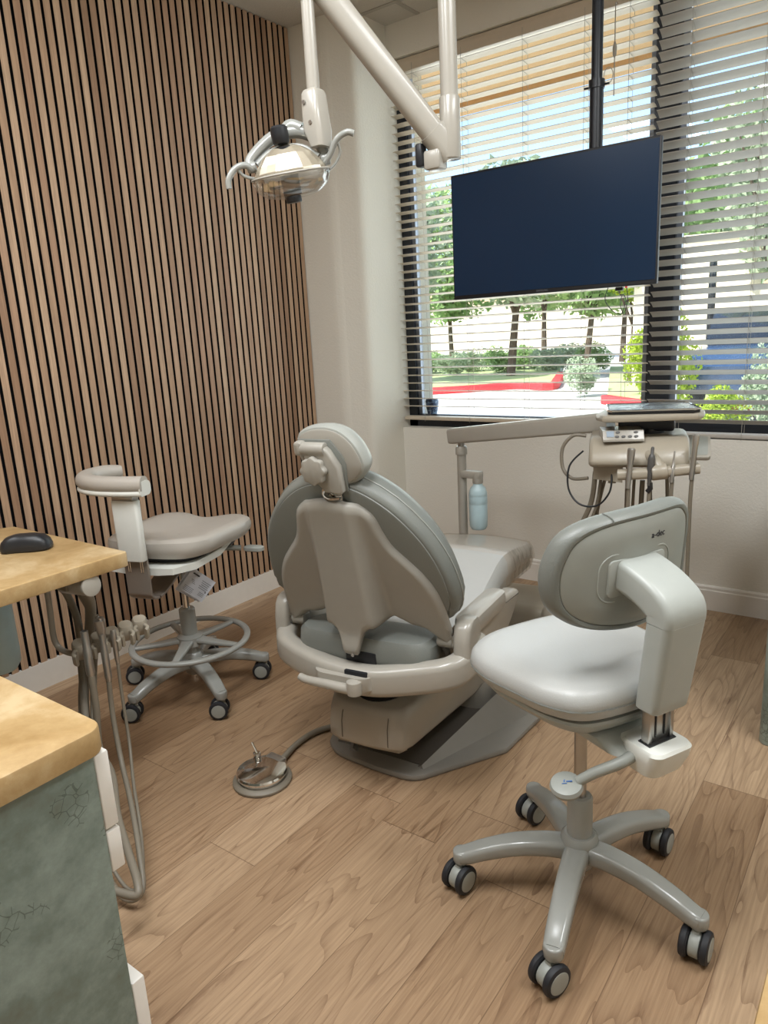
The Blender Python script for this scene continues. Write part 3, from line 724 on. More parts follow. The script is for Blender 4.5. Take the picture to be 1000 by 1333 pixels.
def stool_base(t, a0, r, rots, zh=.165, mat='grey'):
    b = B(); b.lathe([(.026, zh-.09), (.034, zh-.08), (.040, zh-.05), (.046, zh-.02), (.043, zh-.004), (.036, zh+.004)], 28)
    for k in range(5):
        a = R(a0+72*k); ex, ey = cos(a), sin(a)
        P = spl([(.015*ex, .015*ey, zh-.028), (.07*ex, .07*ey, zh-.022), (.15*ex, .15*ey, zh-.028), (.225*ex, .225*ey, zh-.048), ((r-.012)*ex, (r-.012)*ey, zh-.066), ((r+.006)*ex, (r+.006)*ey, zh-.070)], 5)
        b.sweep(P, lambda q: [(x, y+(-.5*(.05-.014*q)+.013)) for x, y in rrect(.060-.016*q, .046-.012*q, .013, 4)])
        b.cyl((r*ex, r*ey, .074), (r*ex, r*ey, zh-.060), .0215, n=20, bev=.004)
    base = b.build('star_base', mat, t, ang=45)
    for k in range(5):
        a = R(a0+72*k); c = caster_bm(rots[k]).build('caster', 'pgrey2', t); c.location = (r*cos(a), r*sin(a), 0)
        for sy in (-1, 1): w = wheel_bm(rots[k], sy).build('wheel', ['rubber', 'pgrey2'], c)
    return base

# --- right stool (operator's stool in the foreground)
st = thing('operator_stool', 'grey vinyl operator stool with padded oval backrest, nearest the viewer on the right', 'stool', (-.555, 1.447, 0))
# child meshes in world-aligned local coordinates; S65 = seat frame turned so that +Y is the sitter's forward
def star(t, ang):
    return Euler((0, 0, R(ang))).to_matrix().to_4x4()
stool_base(st, 65, .283, [-95, -108, -100, -112, -92])
b = B(); b.lathe([(.024, .12), (.0295, .125), (.0295, .265), (.026, .27), (.0, .27)], 26); b.build('column_sleeve', 'grey', st)
b = B(); b.cyl((0, 0, .05), (0, 0, .56), .0145, n=20); b.build('gas_cylinder', 'steel', st)
SM = star(st, 64)
so = spl([(0, .225), (.11, .215), (.185, .17), (.212, .09), (.205, -.02), (.19, -.11), (.14, -.175), (0, -.195), (-.14, -.175), (-.19, -.11), (-.205, -.02), (-.212, .09), (-.185, .17), (-.11, .215)], 5, True)
zs = .60
b = B().at(SM @ Matrix.Translation((0, 0, zs)) @ Euler((R(-2), R(0), 0)).to_matrix().to_4x4())
b.pillow(so, [(.80, -.028), (.93, -.022), (.985, -.006), (1.0, .012), (.985, .028), (.94, .040), (.85, .046), (.6, .047), (.3, .044)], (0, 0)); b.build('seat_cushion', 'uphl', st)
b = B().at(SM @ Matrix.Translation((0, 0, zs)) @ Euler((R(-2), 0, 0)).to_matrix().to_4x4()); b.tube([(x*.999, y*.999, .003) for x, y in so[::2]], .0016, 5, close=True); b.build('seam', 'uphd', st)
b = B().at(SM @ Matrix.Translation((0, 0, zs))); b.pillow(so, [(.62, -.075), (.72, -.07), (.84, -.05), (.90, -.034), (.89, -.028), (.5, -.028)], (0, -.01)); b.build('seat_pan', 'pgrey', st)
b = B().at(SM)
b.loft([[(x, y, z) for x, y in rrect(w, l, .03, 5, 0, oy)] for z, w, l, oy in ((.485, .09, .14, -.04), (.50, .17, .28, -.06), (.524, .19, .26, -.03), (.530, .17, .24, -.03))]); b.build('tilt_mechanism', 'pgrey', st)
# bracket block behind the seat
BY = -.233
b = B().at(SM)
def blk(z, w, l, oy): return [(x, y, z) for x, y in rrect(w, l, .022, 5, 0, oy)]
b.loft([blk(.462, .075, .05, BY+.026), blk(.468, .095, .075, BY+.022), blk(.50, .108, .095, BY+.018), blk(.522, .110, .10, BY+.016), blk(.528, .102, .092, BY+.016)])
b.box((0, BY+.10, .505), (.10, .12, .04), .012); b.build('bracket_block', 'pwhite', st)
b = B().at(SM); b.box((0, BY+.016, .5285), (.074, .030, .004)); b.build('bracket_slot', 'black', st, smooth=False)
b = B().at(SM); b.box((0, BY+.016, .59), (.056, .010, .15), .001)
for sx in (-1, 1): b.box((sx*.030, BY+.016, .59), (.010, .020, .15), .002)
for sx in (-1, 1): b.m(1).box((sx*.012, BY+.010, .59), (.003, .002, .10)).m(0)
b.build('height_rail', ['steel', 'black'], st)
b = B().at(SM); b.loft([[(x*k, BY-.003+(.70-z)*.14+y*k2, z) for x, y in rrect(.108, .060, .016, 5)] for z, k, k2 in ((.606, .84, .86), (.610, .91, .92), (.63, .93, .94), (.795, 1, 1))]); sl = b.build('upright_sleeve', 'pgrey', st)
b = B().at(SM)
def elbow(t):
    P = spl([(BY-.016, .796), (BY-.013, .822), (BY+.022, .846), (BY+.065, .862), (BY+.095, .868)], 5); return P
b.sweep([(0, y, z) for y, z in elbow(0)], lambda q: rrect(.108+.004*q, .060+.006*q, .014, 5), up=(0, 0, 1) if 0 else (0, -1, .2)); b.build('upright_elbow', 'pgrey', st)
# backrest: superellipse pad, curved around the sitter
bro = spl([(-.188, -.015), (-.180, .045), (-.150, .092), (-.08, .118), (.04, .125), (.13, .122), (.170, .102), (.190, .07), (.192, -.01), (.186, -.08), (.155, -.118), (.07, -.130), (-.03, -.126), (-.115, -.108), (-.170, -.070)], 5, True)
BM = SM @ basis((0, BY+.10, .868), (1, 0, 0), (0, -.08, .997), (0, -.997, -.08))
def curl(fn_m):
    def f(v):
        l = fn_m.inverted() @ v; l.z -= 1.15*l.x*l.x; return fn_m @ l
    return f
b = B().at(BM); b.pillow(bro, [(.5, -.036), (.87, -.034), (.965, -.026), (1.0, -.012), (1.0, .002), (.975, .014), (.94, .018), (.90, .017), (.85, .008)], (0, 0)); b.warp(curl(BM)); b.build('backrest_cushion', 'uphd', st)
b = B().at(BM); b.pillow(bro, [(.888, .002), (.884, .0155), (.865, .0175), (.6, .020), (.4, .020), (.2, .020)], (0, 0)); b.warp(curl(BM)); bs = b.build('backrest_shell', 'pgrey2', st)
b = B().at(BM)
for x in (-.065, .075):
    pts = [p for p in bro]
b.tube([(-.07, y, z) for y, z in ((.1215, -.012), (.1215, .002), (.1185, .0145), (.115, .0182), (.109, .0178))], .0012, 5); 
b.warp(curl(BM)); b.build('seam', 'uphd', st)
b = B().at(BM); b.tube([(x, y-.005, .0195) for x, y in rrect(.19, .10, .035, 6)], .0018, 5, close=True); b.prism(rrect(.15, .078, .012, 4, 0, -.005), .018, .024, .002); b.warp(curl(BM)); b.build('shell_socket', 'pgrey', bs)
b = B(); text_into(b, 'a-dec', .019, BM @ T((-.005+.055, .070, .0207))); b.warp(curl(BM)); b.build('brand_lettering', 'ink', bs, smooth=False)
# height lever (paddle) pointing to the viewer
b = B().at(SM); b.tube(spl([(-.02, -.20, .505), (-.075, -.198, .492), (-.12, -.17, .468), (-.145, -.15, .446)], 5), lambda t: .0125-.002*t, 10)
b.lathe([(.020, -.012), (.030, -.010), (.034, 0), (.031, .008), (.02, .011), (.005, .0115)], 24, (-.166, -.138, .436), (-.2, -.15, 1)); lv = b.build('height_lever', 'pgrey2', st)
b = B().at(SM @ Matrix.Translation((-.168, -.1395, .4478)) @ Euler((R(8), R(-11), R(-40))).to_matrix().to_4x4()); b.m(0).box((.006, 0, 0), (.012, .003, .0008)).box((-.004, .004, 0), (.003, .010, .0008)).box((-.004, -.005, 0), (.010, .002, .0008)).build('lever_mark', 'blue', lv, smooth=False)

# --- left stool (assistant's stool with foot ring)
s2 = thing('assistant_stool', 'tall grey assistant stool with foot ring and curved torso arm by the slat wall', 'stool', (-2.235, 1.655, 0))
stool_base(s2, -91+72, .278, [-140, -145, -138, -130, -142])
b = B(); b.lathe([(.026, .12), (.031, .125), (.031, .345), (.027, .35), (0, .35)], 24); b.build('column_sleeve', 'grey', s2)
b = B(); b.cyl((0, 0, .04), (0, 0, .60), .0135, n=18).cyl((.0, 0, .50), (0, 0, .57), .021, n=18); b.build('gas_cylinder', 'chrome', s2)
b = B(); ringp = [(.222*cos(2*pi*k/48), .222*sin(2*pi*k/48), .215) for k in range(48)]
b.sweep(ringp, lambda t: rrect(.026, .018, .008, 3), close=True)
b.lathe([(.036, .195), (.05, .2), (.05, .235), (.034, .245)], 24)
for k in range(5):
    a = R(-91+36+72*k); b.sweep(spl([(.03*cos(a), .03*sin(a), .222), (.12*cos(a), .12*sin(a), .216), (.218*cos(a), .218*sin(a), .214)], 4), lambda t: rrect(.052-.03*t, .018-.004*t, .006, 3))
b.build('foot_ring', 'grey', s2)
SN = star(s2, 18)
so2 = spl([(0, .215), (.12, .245), (.2, .215), (.225, .12), (.215, 0), (.205, -.12), (.15, -.2), (0, -.215), (-.15, -.2), (-.205, -.12), (-.215, 0), (-.225, .12), (-.2, .215), (-.12, .245)], 5, True)
zs = .645
b = B().at(SN @ Matrix.Translation((0, .0, zs)))
b.pillow(so2, [(.82, -.038), (.94, -.03), (.99, -.012), (1.0, .006), (.98, .022), (.92, .032), (.8, .034), (.5, .03), (.25, .027)], (0, 0))
def saddle(v):
    l = SN.inverted() @ v; f = max(0, (l.z-zs+.04)/.08); l.z += (-.013*math.exp(-(l.x/.09)**2)*(1 if l.y > -.05 else .5)+.012*max(0, -l.y-.1)/.1)*f; return SN @ l
b.warp(saddle); b.build('seat_cushion', 'uphw', s2)
b = B().at(SN @ Matrix.Translation((0, 0, zs))); b.pillow(so2, [(.72, -.066), (.76, -.06), (.76, -.036)], (0, -.02)); b.build('seat_underpad', 'black', s2)
b = B().at(SN)
def pan(y, w, z, t=.016): return [(x, y, z+h) for x, h in ((-w, t), (-w, 0), (-w*.5, -.006), (0, -.008), (w*.5, -.006), (w, 0), (w, t), (0, t-.004))]
b.loft([pan(-.235, .13, .572, .022), pan(-.15, .17, .568, .026), pan(0, .18, .574, .026), (pan(.12, .17, .602, .018)), pan(.2, .155, .628, .010), pan(.225, .14, .634, .008)]); b.box((0, 0, .566), (.12, .16, .024), .008); b.build('seat_pan', 'pwhite', s2, ang=45)
UY = -.268
b = B().at(SN); 
b.sweep(spl([(0, UY+.012, .66), (0, UY+.012, .53), (0, UY+.016, .495), (0, UY+.045, .478), (0, UY+.10, .486), (0, UY+.2, .53), (0, UY+.275, .56)], 6), lambda t: rrect(.098, .010, .003, 2), up=(0, -1, .01)); b.build('flat_bracket', 'satin', s2)
b = B().at(SN)
for sx in (-1, 1): b = B().at(SN); b.tube([(sx*.026+d_, UY+.0055, z) for d_, z in ((-.004, .585), (-.004, .64), (.004, .64), (.004, .585))], .0016, 6, close=True); b.build('bracket_slot', 'chrome', s2)
b = B().at(SN); b.loft([[(x*k, UY+y*k, z) for x, y in rrect(.104, .03, .010, 4)] for z, k in ((.630, .95), (.634, 1), (.842, 1), (.846, .94))]); b.build('upright', 'pwhite', s2)
b = B().at(SN); b.box((0, UY, .853), (.085, .035, .016), .003); b.cyl((-.03, UY, .846), (-.03, UY, .87), .014, n=14).cyl((.03, UY, .846), (.03, UY, .87), .010, n=14); b.build('swivel_plate', 'steel', s2)
arc = spl([(.085, UY+.0, .893), (.0, UY-.012, .893), (-.10, UY-.005, .893), (-.185, UY+.035, .893), (-.232, UY+.105, .893), (-.228, UY+.185, .893), (-.185, UY+.235, .893)], 6)
def armsec(w, h, oz):
    def f(t):
        e = 1-.35*max(0, (t-.8)/.2)**2; return [(x*e, y*e+oz) for x, y in rrect(w, h, min(w, h)*.46, 5)]
    return f
b = B().at(SN); b.sweep(arc, armsec(.062, .056, .008)); ta = b.build('torso_arm', 'uphw', s2)
b = B().at(SN); b.sweep(arc, armsec(.058, .020, -.020)); b.build('arm_tray', 'pwhite', ta)
b = B().at(SN); b.sweep([(.083, UY, .893), (.088, UY, .893)], lambda t: [(x, y-.004) for x, y in rrect(.06, .05, .018, 5)]); b.build('arm_end_cap', 'pwhite', ta)
b = B().at(SN); b.tube(spl([(.04, .06, .575), (.12, .10, .57), (.19, .135, .562)], 4), lambda t: .011, 10); b.loft([[(.235+x*k, .155+y*k, .556+z) for x, y in rrect(.085, .04, .018, 5)] for z, k in ((-.010, .8), (-.006, 1), (.006, 1), (.010, .8))]); b.build('height_lever', 'pgrey2', s2)
# paper tag hung on the stool
tg = thing('hang_tag', 'white printed paper tag hanging under the seat of the ring-footed stool', 'tag', (-2.172, 1.620, .545))
nrm = Vector((.80, -.58, .12)).normalized(); rt = Vector((0, 0, 1)).cross(nrm).normalized(); upt = nrm.cross(rt)
TM = basis((.033, .025, -.082), rt, upt, nrm) @ Euler((0, 0, R(-42))).to_matrix().to_4x4()
TM = TM @ Matrix.Scale(1.12, 4)
b = B().at(TM); b.box((0, 0, 0), (.092, .082, .0012)); b.build('card', 'paper', tg, smooth=False)
b = B().at(TM @ Matrix.Translation((-.008, -.010, -.010)) @ Euler((0, 0, R(4))).to_matrix().to_4x4()); b.box((0, 0, 0), (.09, .08, .001)); b.build('rear_card', 'paper', tg, smooth=False)
b = B().at(TM @ Matrix.Translation((0, 0, .0009))); b.m(0).box((-.022, .028, 0), (.024, .005, .0004))
b.m(1)
for k in range(5): b.box((.022, .022-.0065*k, 0), (.034-.004*(k % 3), .0022, .0004))
for k in range(4): b.box((-.018, -.020-.005*k, 0), (.036-.003*(k % 2), .0018, .0004))
for k in range(3): b.box((-.022+.004*k, .008-.005*k, 0), (.012, .002, .0004))
b.m(0).box((.037, -.008, 0), (.004, .004, .0004)); b.m(1)
for k in range(3): b.box((.028, -.016-.005*k, 0), (.02, .0018, .0004))
b.build('print', ['ink', 'inkl'], tg, smooth=False)
b = B(); b.tube([(0, 0, .025), (.01, .004, -.005), tuple(TM @ Vector((-.040, .036, 0)))], .0012, 6); b.build('tie', 'black', tg)

# ------------------------------------------------------------------ delivery unit
du = thing('delivery_unit', 'beige dental delivery unit on a swing arm in front of the window', 'dental unit', (-1.685, 2.86, 0))
D0 = Vector((-1.685, 2.86, 0))
def dv(p): return tuple(Vector(p)-D0)
b = B(); b.cyl((0, 0, .02), (0, 0, .825), .0215, n=22).lathe([(.09, 0), (.09, .012), (.03, .03)], 28); b.lathe([(.027, .79), (.027, .82), (.022, .828)], 22); b.m(1).cyl((0, 0, .825), (0, 0, .845), .016, n=18); b.build('post', ['beige', 'steel'], du)
A1, A2 = Vector((-1.735, 2.86, .872)), Vector((-.93, 2.68, .985))
b = B(); b.sweep([dv(A1), dv(A1.lerp(A2, .02)), dv(A1.lerp(A2, .5)), dv(A2)], lambda t: rrect(.06, .072 if t > 0 else .066, .012, 4)); b.build('swing_arm', 'beige', du, ang=50)
HX, HY = -.815, 2.60
b = B(); b.cyl(dv((-.76, 2.66, .90)), dv((-.76, 2.66, 1.012)), .05, n=24).box(dv((-.775, 2.66, .985)), (.19, .10, .05), .01); b.build('pedestal', 'frame', du)
# control head: sloped body
def hd(x, s=1., dz=0): 
    return [dv((x, HY+(y-HY)*s, z)) for y, z in ((2.44, .822), (2.42, .835), (2.42, .85), (2.47, .905), (2.52, .925), (2.76, .925), (2.775, .91), (2.775, .84), (2.74, .822))]
b = B(); 
ctr = Vector((0, HY, .87))
def hsec(x, k): return [dv((-.80+(x+.835)*.82, HY+.0+((y+D0.y)-HY)*k*.9, .905+(z-.872)*k*.9)) for (_, y, z) in hd(x)]
b.loft([hsec(-1.035, .86), hsec(-1.028, .95), hsec(-1.015, 1), hsec(-.66, 1), hsec(-.645, .96), hsec(-.636, .86)]); b.build('control_head', 'beige2', du, ang=50)
b = B(); b.loft([[dv((x, y, z)) for x, y in ((-.95, 2.52), (-.85, 2.46), (-.85, 2.7), (-.95, 2.7))] for z in (.805, .87)]); b.cyl(dv((-.885, 2.53, .79)), dv((-.885, 2.53, .81)), .014, n=12); b.build('lower_housing', 'beige2', du)
# small motor control box with keypad
kb = Vector((-.855, 2.515, .962))
KM = Matrix.Translation(Vector(dv(kb))) @ Euler((0, 0, R(8))).to_matrix().to_4x4() @ Matrix.Scale(.72, 4)
b = B().at(KM @ basis((0, 0, 0), (0, 1, 0), (0, 0, 1), (1, 0, 0))); b.prism([(-.055, -.022), (-.055, -.012), (-.028, .028), (.12, .028), (.12, -.022)], -.095, .095, .003); kx = b.build('keypad_box', 'beige', du, ang=30)
pm = KM @ basis((0, -.0425, .009), (1, 0, 0), (0, .56, .83), (0, -.83, .56))
b = B().at(pm); b.box((-.06, .004, .0005), (.034, .03, .002)); b.build('display', 'lcd', kx, smooth=False)
b = B().at(pm)
for q in ((-.025, .012), (.058, .012), (-.03, -.010), (.0, -.010), (.03, -.010), (.058, -.010)): b.prism([(q[0]+.010*cos(a), q[1]+.006*sin(a)) for a in [2*pi*k/14 for k in range(14)]], -.001, .0022)
b.build('button', 'btn', kx)
# round-cornered key panel at the right side
b = B(); b.at(Matrix.Translation(Vector(dv((-.600, 2.60, .905)))) @ Euler((R(28), R(0), R(-4))).to_matrix().to_4x4()); b.prism(rrect(.075, .13, .012, 4), -.008, .008, .003); kp = b.build('touch_pad', 'beige', du)
b = B(); b.at(Matrix.Translation(Vector(dv((-.600, 2.60, .905)))) @ Euler((R(28), 0, R(-4))).to_matrix().to_4x4()); b.prism(rrect(.058, .105, .008, 3), .008, .0088); b.build('pad_face', 'pgrey2', kp)
# handpiece holder bar
b = B(); b.sweep([dv((-.865, 2.415, .842)), dv((-.785, 2.41, .848)), dv((-.695, 2.42, .856)), dv((-.612, 2.44, .862))], lambda t: rrect(.042, .036, .014, 4))
b.tube(spl([dv((-.77, 2.48, .90)), dv((-.75, 2.435, .89)), dv((-.73, 2.412, .862))], 4), .02, 12); b.cyl(dv((-.76, 2.408, .851)), dv((-.71, 2.414, .857)), .027, n=18, bev=.005); b.build('holder_bar', 'beige2', du)
# tray top
b = B(); tro = spl([(-.975, 2.49), (-.93, 2.455), (-.62, 2.455), (-.575, 2.49), (-.575, 2.74), (-.62, 2.80), (-.90, 2.80), (-.97, 2.74)], 1, True)
tro = [(-.945, 2.53), (-.92, 2.472), (-.885, 2.46), (-.615, 2.51), (-.595, 2.535), (-.585, 2.60), (-.605, 2.74), (-.65, 2.78), (-.85, 2.79), (-.91, 2.76)]
b.prism([(x-D0.x, y-D0.y) for x, y in tro], 1.012, 1.036, .008); b.build('tray_table', 'beige2', du)
# hoses
for nm, pts, r_, m_ in (('coiled_hose', [(-.955, 2.50, .955), (-1.0, 2.49, .955), (-1.035, 2.48, .91), (-1.03, 2.47, .84), (-.99, 2.46, .805), (-.93, 2.46, .81)], .0065, 'hose'),
                        ('thin_cable', [(-.965, 2.50, .90), (-1.0, 2.46, .85), (-.995, 2.44, .77), (-.95, 2.43, .72), (-.885, 2.43, .72), (-.845, 2.44, .77), (-.845, 2.46, .83)], .0035, 'black'),
                        ('supply_hose', [(-.93, 2.53, .82), (-.945, 2.53, .70), (-1.005, 2.53, .55), (-1.02, 2.53, .40), (-1.0, 2.53, .25), (-.93, 2.56, .21), (-.84, 2.6, .3), (-.80, 2.62, .5), (-.79, 2.63, .78)], .0095, 'hose'),
                        ('supply_hose', [(-.91, 2.54, .82), (-.93, 2.54, .68), (-.995, 2.545, .52), (-1.0, 2.55, .38), (-.95, 2.57, .28), (-.87, 2.6, .32), (-.83, 2.62, .5), (-.82, 2.63, .78)], .006, 'hose')):
    b = B(); b.tube(spl([dv(p) for p in pts], 7), r_, 8); b.build(nm, m_, du)
# water bottle on the post
b = B(); b.box((.055, -.005, .70), (.10, .045, .034), .008); b.cyl((.085, -.005, .71), (.085, -.005, .66), .024, n=18, bev=.004); b.build('bottle_bracket', 'beige', du)
b = B(); bx = (.085, -.005, 0)
b.lathe([(.004, .452), (.028, .444), (.034, .446), (.041, .46), (.0425, .50), (.0425, .562), (.0415, .565), (.0425, .568), (.0425, .60), (.0415, .603), (.0425, .606), (.042, .618), (.034, .64), (.022, .652), (.02, .668)], 28, bx); b.build('water_bottle', 'bottle', du)
# instrument tray lying on the table
b = B(); b.prism([(x*.93, y*.93) for x, y in ((-.18, -.12), (-.165, -.135), (.15, -.135), (.175, -.115), (.165, .10), (.15, .115), (-.15, .115), (-.17, .10))], 0, .012, .003)
tr = b.build('instrument_tray', 'black'); tag(tr, 'shallow metal instrument tray lying on top of the delivery unit', 'tray'); tr.scale = (.9, .95, 1); tr.location = (-.762, 2.617, 1.0365); tr.rotation_euler = (0, 0, R(5))
b = B(); b.prism([(x*.90, y*.90) for x, y in ((-.18, -.12), (-.165, -.135), (.15, -.135), (.175, -.115), (.165, .10), (.15, .115), (-.15, .115), (-.17, .10))], .0115, .0145, .001); b.build('foil_cover', 'foil', tr)
b = B(); b.tube([(x*.935, y*.935, .0125) for x, y in ((-.18, -.12), (-.165, -.135), (.15, -.135), (.175, -.115), (.165, .10), (.15, .115), (-.15, .115), (-.17, .10))], .004, 6, close=True); b.build('tray_rim', 'chrome', tr)
# handpieces standing in the holder, each with its hose
HPS = []
HP = [(-.830, 'angled silver-headed handpiece, leftmost in the delivery unit holder bar', [(.010, -.035), (.012, 0), (.012, .05), (.016, .07), (.017, .095), (.012, .10)], (-.905, -.895)),
      (-.763, 'black-collared handpiece, second from left in the delivery unit holder bar', [(.007, -.04), (.009, -.02), (.0145, -.005), (.015, .05), (.011, .062), (.007, .066), (.007, .085), (.004, .09)], None),
      (-.693, 'slim handpiece with a thin bright tip, third from left in the holder bar', [(.0085, -.04), (.010, -.02), (.010, .01), (.006, .015), (.005, .035), (.0035, .04), (.0035, .062), (.002, .065)], None),
      (-.632, 'tall silver handpiece at the right end of the delivery unit holder bar', [(.009, -.04), (.0115, -.02), (.0115, .07), (.0135, .078), (.0135, .105), (.008, .11)], None)]
for k, (x, lab, pr, extra) in enumerate(HP):
    y = 2.39+(.025 if k == 3 else .008*k); z = (.836, .850, .860, .868)[k]
    hp = thing('dental_handpiece', lab, 'handpiece', (x, y, z), group='handpieces on the delivery unit'); HPS.append(hp)
    b = B(); b.at(Euler((R(-6), R(4), 0)).to_matrix().to_4x4()); b.lathe([(a_*.78, h_) for a_, h_ in pr], 16)
    b.build('body', 'btn' if k == 1 else 'tool', hp)
    if k == 1: b = B(); b.tube([(0, 0, -.03), (.002, -.002, -.05), (-.006, 0, -.062)], .009, 8); b.build('collar', 'black', hp)
    b = B(); xo = (-.05, -.012, .004, .0)[k]
    P = [(0, 0, -.03), (-.002, .004, -.12), (xo*.5, .015, -.30), (xo, .03, -.46), (xo-.02, .08, -.56), (xo-.05, .16, -.56), (xo-.06, .20, -.44), (xo-.06, .215, -.2), (-.07, .215, -.0)]
    b.tube(spl(P, 6), .0065, 8); b.build('hose', 'hose', hp)

# the whole head is swung on its pedestal toward the viewer's right
SW = R(18); pv = Vector((-.79, 2.60, 0))
def swing_pt(p):
    q = Vector(p)-pv; return Vector((q.x*cos(SW)-q.y*sin(SW)+pv.x, q.x*sin(SW)+q.y*cos(SW)+pv.y, q.z))
for o in list(du.children):
    if o.name.split('.')[0] in ('pedestal', 'control_head', 'lower_housing', 'keypad_box', 'touch_pad', 'holder_bar', 'tray_table'):
        pl_ = pv-D0; o.matrix_local = Matrix.Translation(pl_) @ Matrix.Rotation(SW, 4, 'Z') @ Matrix.Translation(-pl_)
for o in [tr]+HPS:
    o.location = swing_pt(o.location); o.rotation_euler.z += SW

# ------------------------------------------------------------------ foot control
fc = thing('foot_control', 'round chrome foot pedal on the floor left of the dental chair', 'foot pedal', (-1.557, 1.357, 0))
b = B(); b.lathe([(.088, 0), (.093, .003), (.093, .009), (.086, .016), (.07, .018)], 40); b.build('rubber_base', 'hose', fc)
b = B(); b.lathe([(.074, .016), (.074, .024), (.0795, .028), (.0805, .034), (.077, .040), (.06, .045), (.03, .049), (.006, .050)], 40)
b.build('pedal_disc', 'chrome', fc)
b = B(); b.box((-.005, .068, .028), (.07, .035, .038), .008); b.build('cable_inlet', 'tool', fc)
b = B(); b.cyl((-.055, .035, .03), (-.055, .035, .062), .013, n=14, bev=.003).cyl((-.055, .035, .06), (-.075, .035, .092), .004, n=8); b.build('toggle', 'chrome', fc)
b = B(); b.tube(spl([(.0, .075, .024), (-.012, .11, .017), (-.035, .19, .012), (-.035, .28, .012), (.005, .36, .012), (.07, .40, .02), (.13, .40, .03)], 7), .0105, 10); b.build('cable', 'hose', fc)

# ------------------------------------------------------------------ cabinetry
CT = .80
# near cabinet
nx, ny = -.955, .515
ct = B(); ct.prism([(nx-.75, ny+.012), (nx-.75, -1.2), (nx+.013, -1.2)]+[(nx+.013-.03*(1-cos(a)), ny+.012-.03*(1-sin(a))) for a in [pi/2*k/6 for k in range(7)]], CT-.042, CT, .004)
tag(ct.build('countertop', 'tan', ang=30), 'tan speckled countertop on the green cabinet at lower left', 'countertop')
cb = thing('base_cabinet', 'grey-green laminate base cabinet under the tan counter at lower left', 'cabinet', (nx-.45, ny-.4, 0))
def cbl(x, y, z): return (x-(nx-.45), y-(ny-.4), z)
b = B(); b.box(cbl(nx-.375, (ny-.01-1.2)/2, (CT-.043)/2+.0), (.75, 1.2+ny-.01, CT-.043)); b.build('carcass', 'green', cb, smooth=False)
for z0_, z1_ in ((.622, .752), (.545, .617), (.02, .327)):
    b = B(); b.box(cbl(nx-.25, ny+.0035, (z0_+z1_)/2), (.50 if z0_ > .4 else .5, .024, z1_-z0_), .003); b.build('drawer' if z0_ > .4 else 'door', 'trim', cb)
# far counter (12 o'clock desk)
fx, fy = -1.735, 1.115
ct = B(); ct.prism([(fx-.62, fy), (fx-.65, fy-.05), (fx-.65, -.3), (fx, -.3)]+[(fx-.012*(1-cos(a)), fy-.012*(1-sin(a))) for a in [pi/2*k/3 for k in range(4)]], CT-.042, CT, .004)
tag(ct.build('countertop', 'tan', ang=30), 'tan speckled counter end with a black computer mouse on it', 'countertop')
cb = thing('base_cabinet', 'base cabinet under the far end of the tan counter with the mouse', 'cabinet', (fx-.33, .1, 0))
b = B(); b.box((0, -.02, (CT-.043)/2), (.58, .72, CT-.043)); b.build('carcass', 'green', cb, smooth=False)
b = B(); b.box((.301, -.02, .38), (.02, .68, .66), .003); b.build('door', 'trim', cb)
# mouse
ms = thing('computer_mouse', 'black computer mouse on the far tan counter', 'mouse', (-2.03, .985, CT), -48)
ms.scale = (1.05, 1.12, 1.2)
mo = spl([(0, .062), (.026, .055), (.034, .02), (.031, -.02), (.034, -.045), (.02, -.06), (0, -.063), (-.02, -.06), (-.034, -.045), (-.031, -.02), (-.034, .02), (-.026, .055)], 3, True)
b = B(); b.pillow(mo, [(.9, 0), (1, .004), (1.0, .012), (.93, .024), (.75, .034), (.45, .039), (.15, .040)], (0, .0)); b.build('body', 'black', ms)
b = B(); b.cyl((-.004, .038, .021), (.004, .038, .021), .008, n=14); b.build('scroll_wheel', 'rubber', ms)
# right counter and green end panel
tag(B().prism([(-.058, -.9), (.6, -.9), (.6, .72), (-.03, .72), (-.058, .69)], CT-.042, CT, .004).build('countertop', 'tan', ang=30), 'sliver of tan countertop in the lower right corner', 'countertop')
cb = thing('base_cabinet', 'base cabinet hidden under the tan counter sliver at lower right', 'cabinet', (.28, -.1, 0))
b = B(); b.box((.0, 0, (CT-.043)/2), (.60, 1.5, CT-.043)); b.build('carcass', 'green', cb, smooth=False)
b = B(); b.box((-.31, .0, .38), (.02, 1.4, .66), .003); b.build('door', 'trim', cb)
cb = thing('side_cabinet', 'pale green side cabinet at the right edge, half way to the window', 'cabinet', (.035, 2.83, 0))
b = B(); b.prism(rrect(.70, .95, .03, 4), 0, .82, .004); b.build('carcass', 'green', cb)
b = B(); b.prism(rrect(.74, .99, .03, 4), .82, .855, .004); b.build('cabinet_top', 'tan', cb)

# ------------------------------------------------------------------ assistant instrument arm under the far counter
aa = thing('instrument_holder_arm', 'beige assistant instrument arm mounted under the far tan counter', 'holder', (-1.80, .99, CT-.042))
A0 = Vector((-1.80, .99, CT-.042))
def av(p): return tuple(Vector(p)-A0)
b = B(); b.box(av((-1.93, .985, .738)), (.26, .06, .04), .008); b.box(av((-2.03, .95, .75)), (.25, .05, .016), .003); b.build('mount_bracket', 'hose', aa)
b = B(); b.cyl(av((-1.86, .985, .728)), av((-1.745, .995, .735)), .028, n=24, bev=.004); b.cyl(av((-1.75, .995, .735)), av((-1.738, .996, .736)), .030, n=24, bev=.004); b.build('swivel_drum', 'beige', aa)
b = B(); b.tube(spl([av((-1.99, .98, .735)), av((-1.955, .98, .70)), av((-1.95, .98, .675)), av((-1.955, .98, .60)), av((-1.957, .98, .54)), av((-1.945, .985, .513)), av((-1.91, .99, .505)), av((-1.87, .995, .508))], 5), .0085, 12); b.build('bent_rod', 'beige', aa)
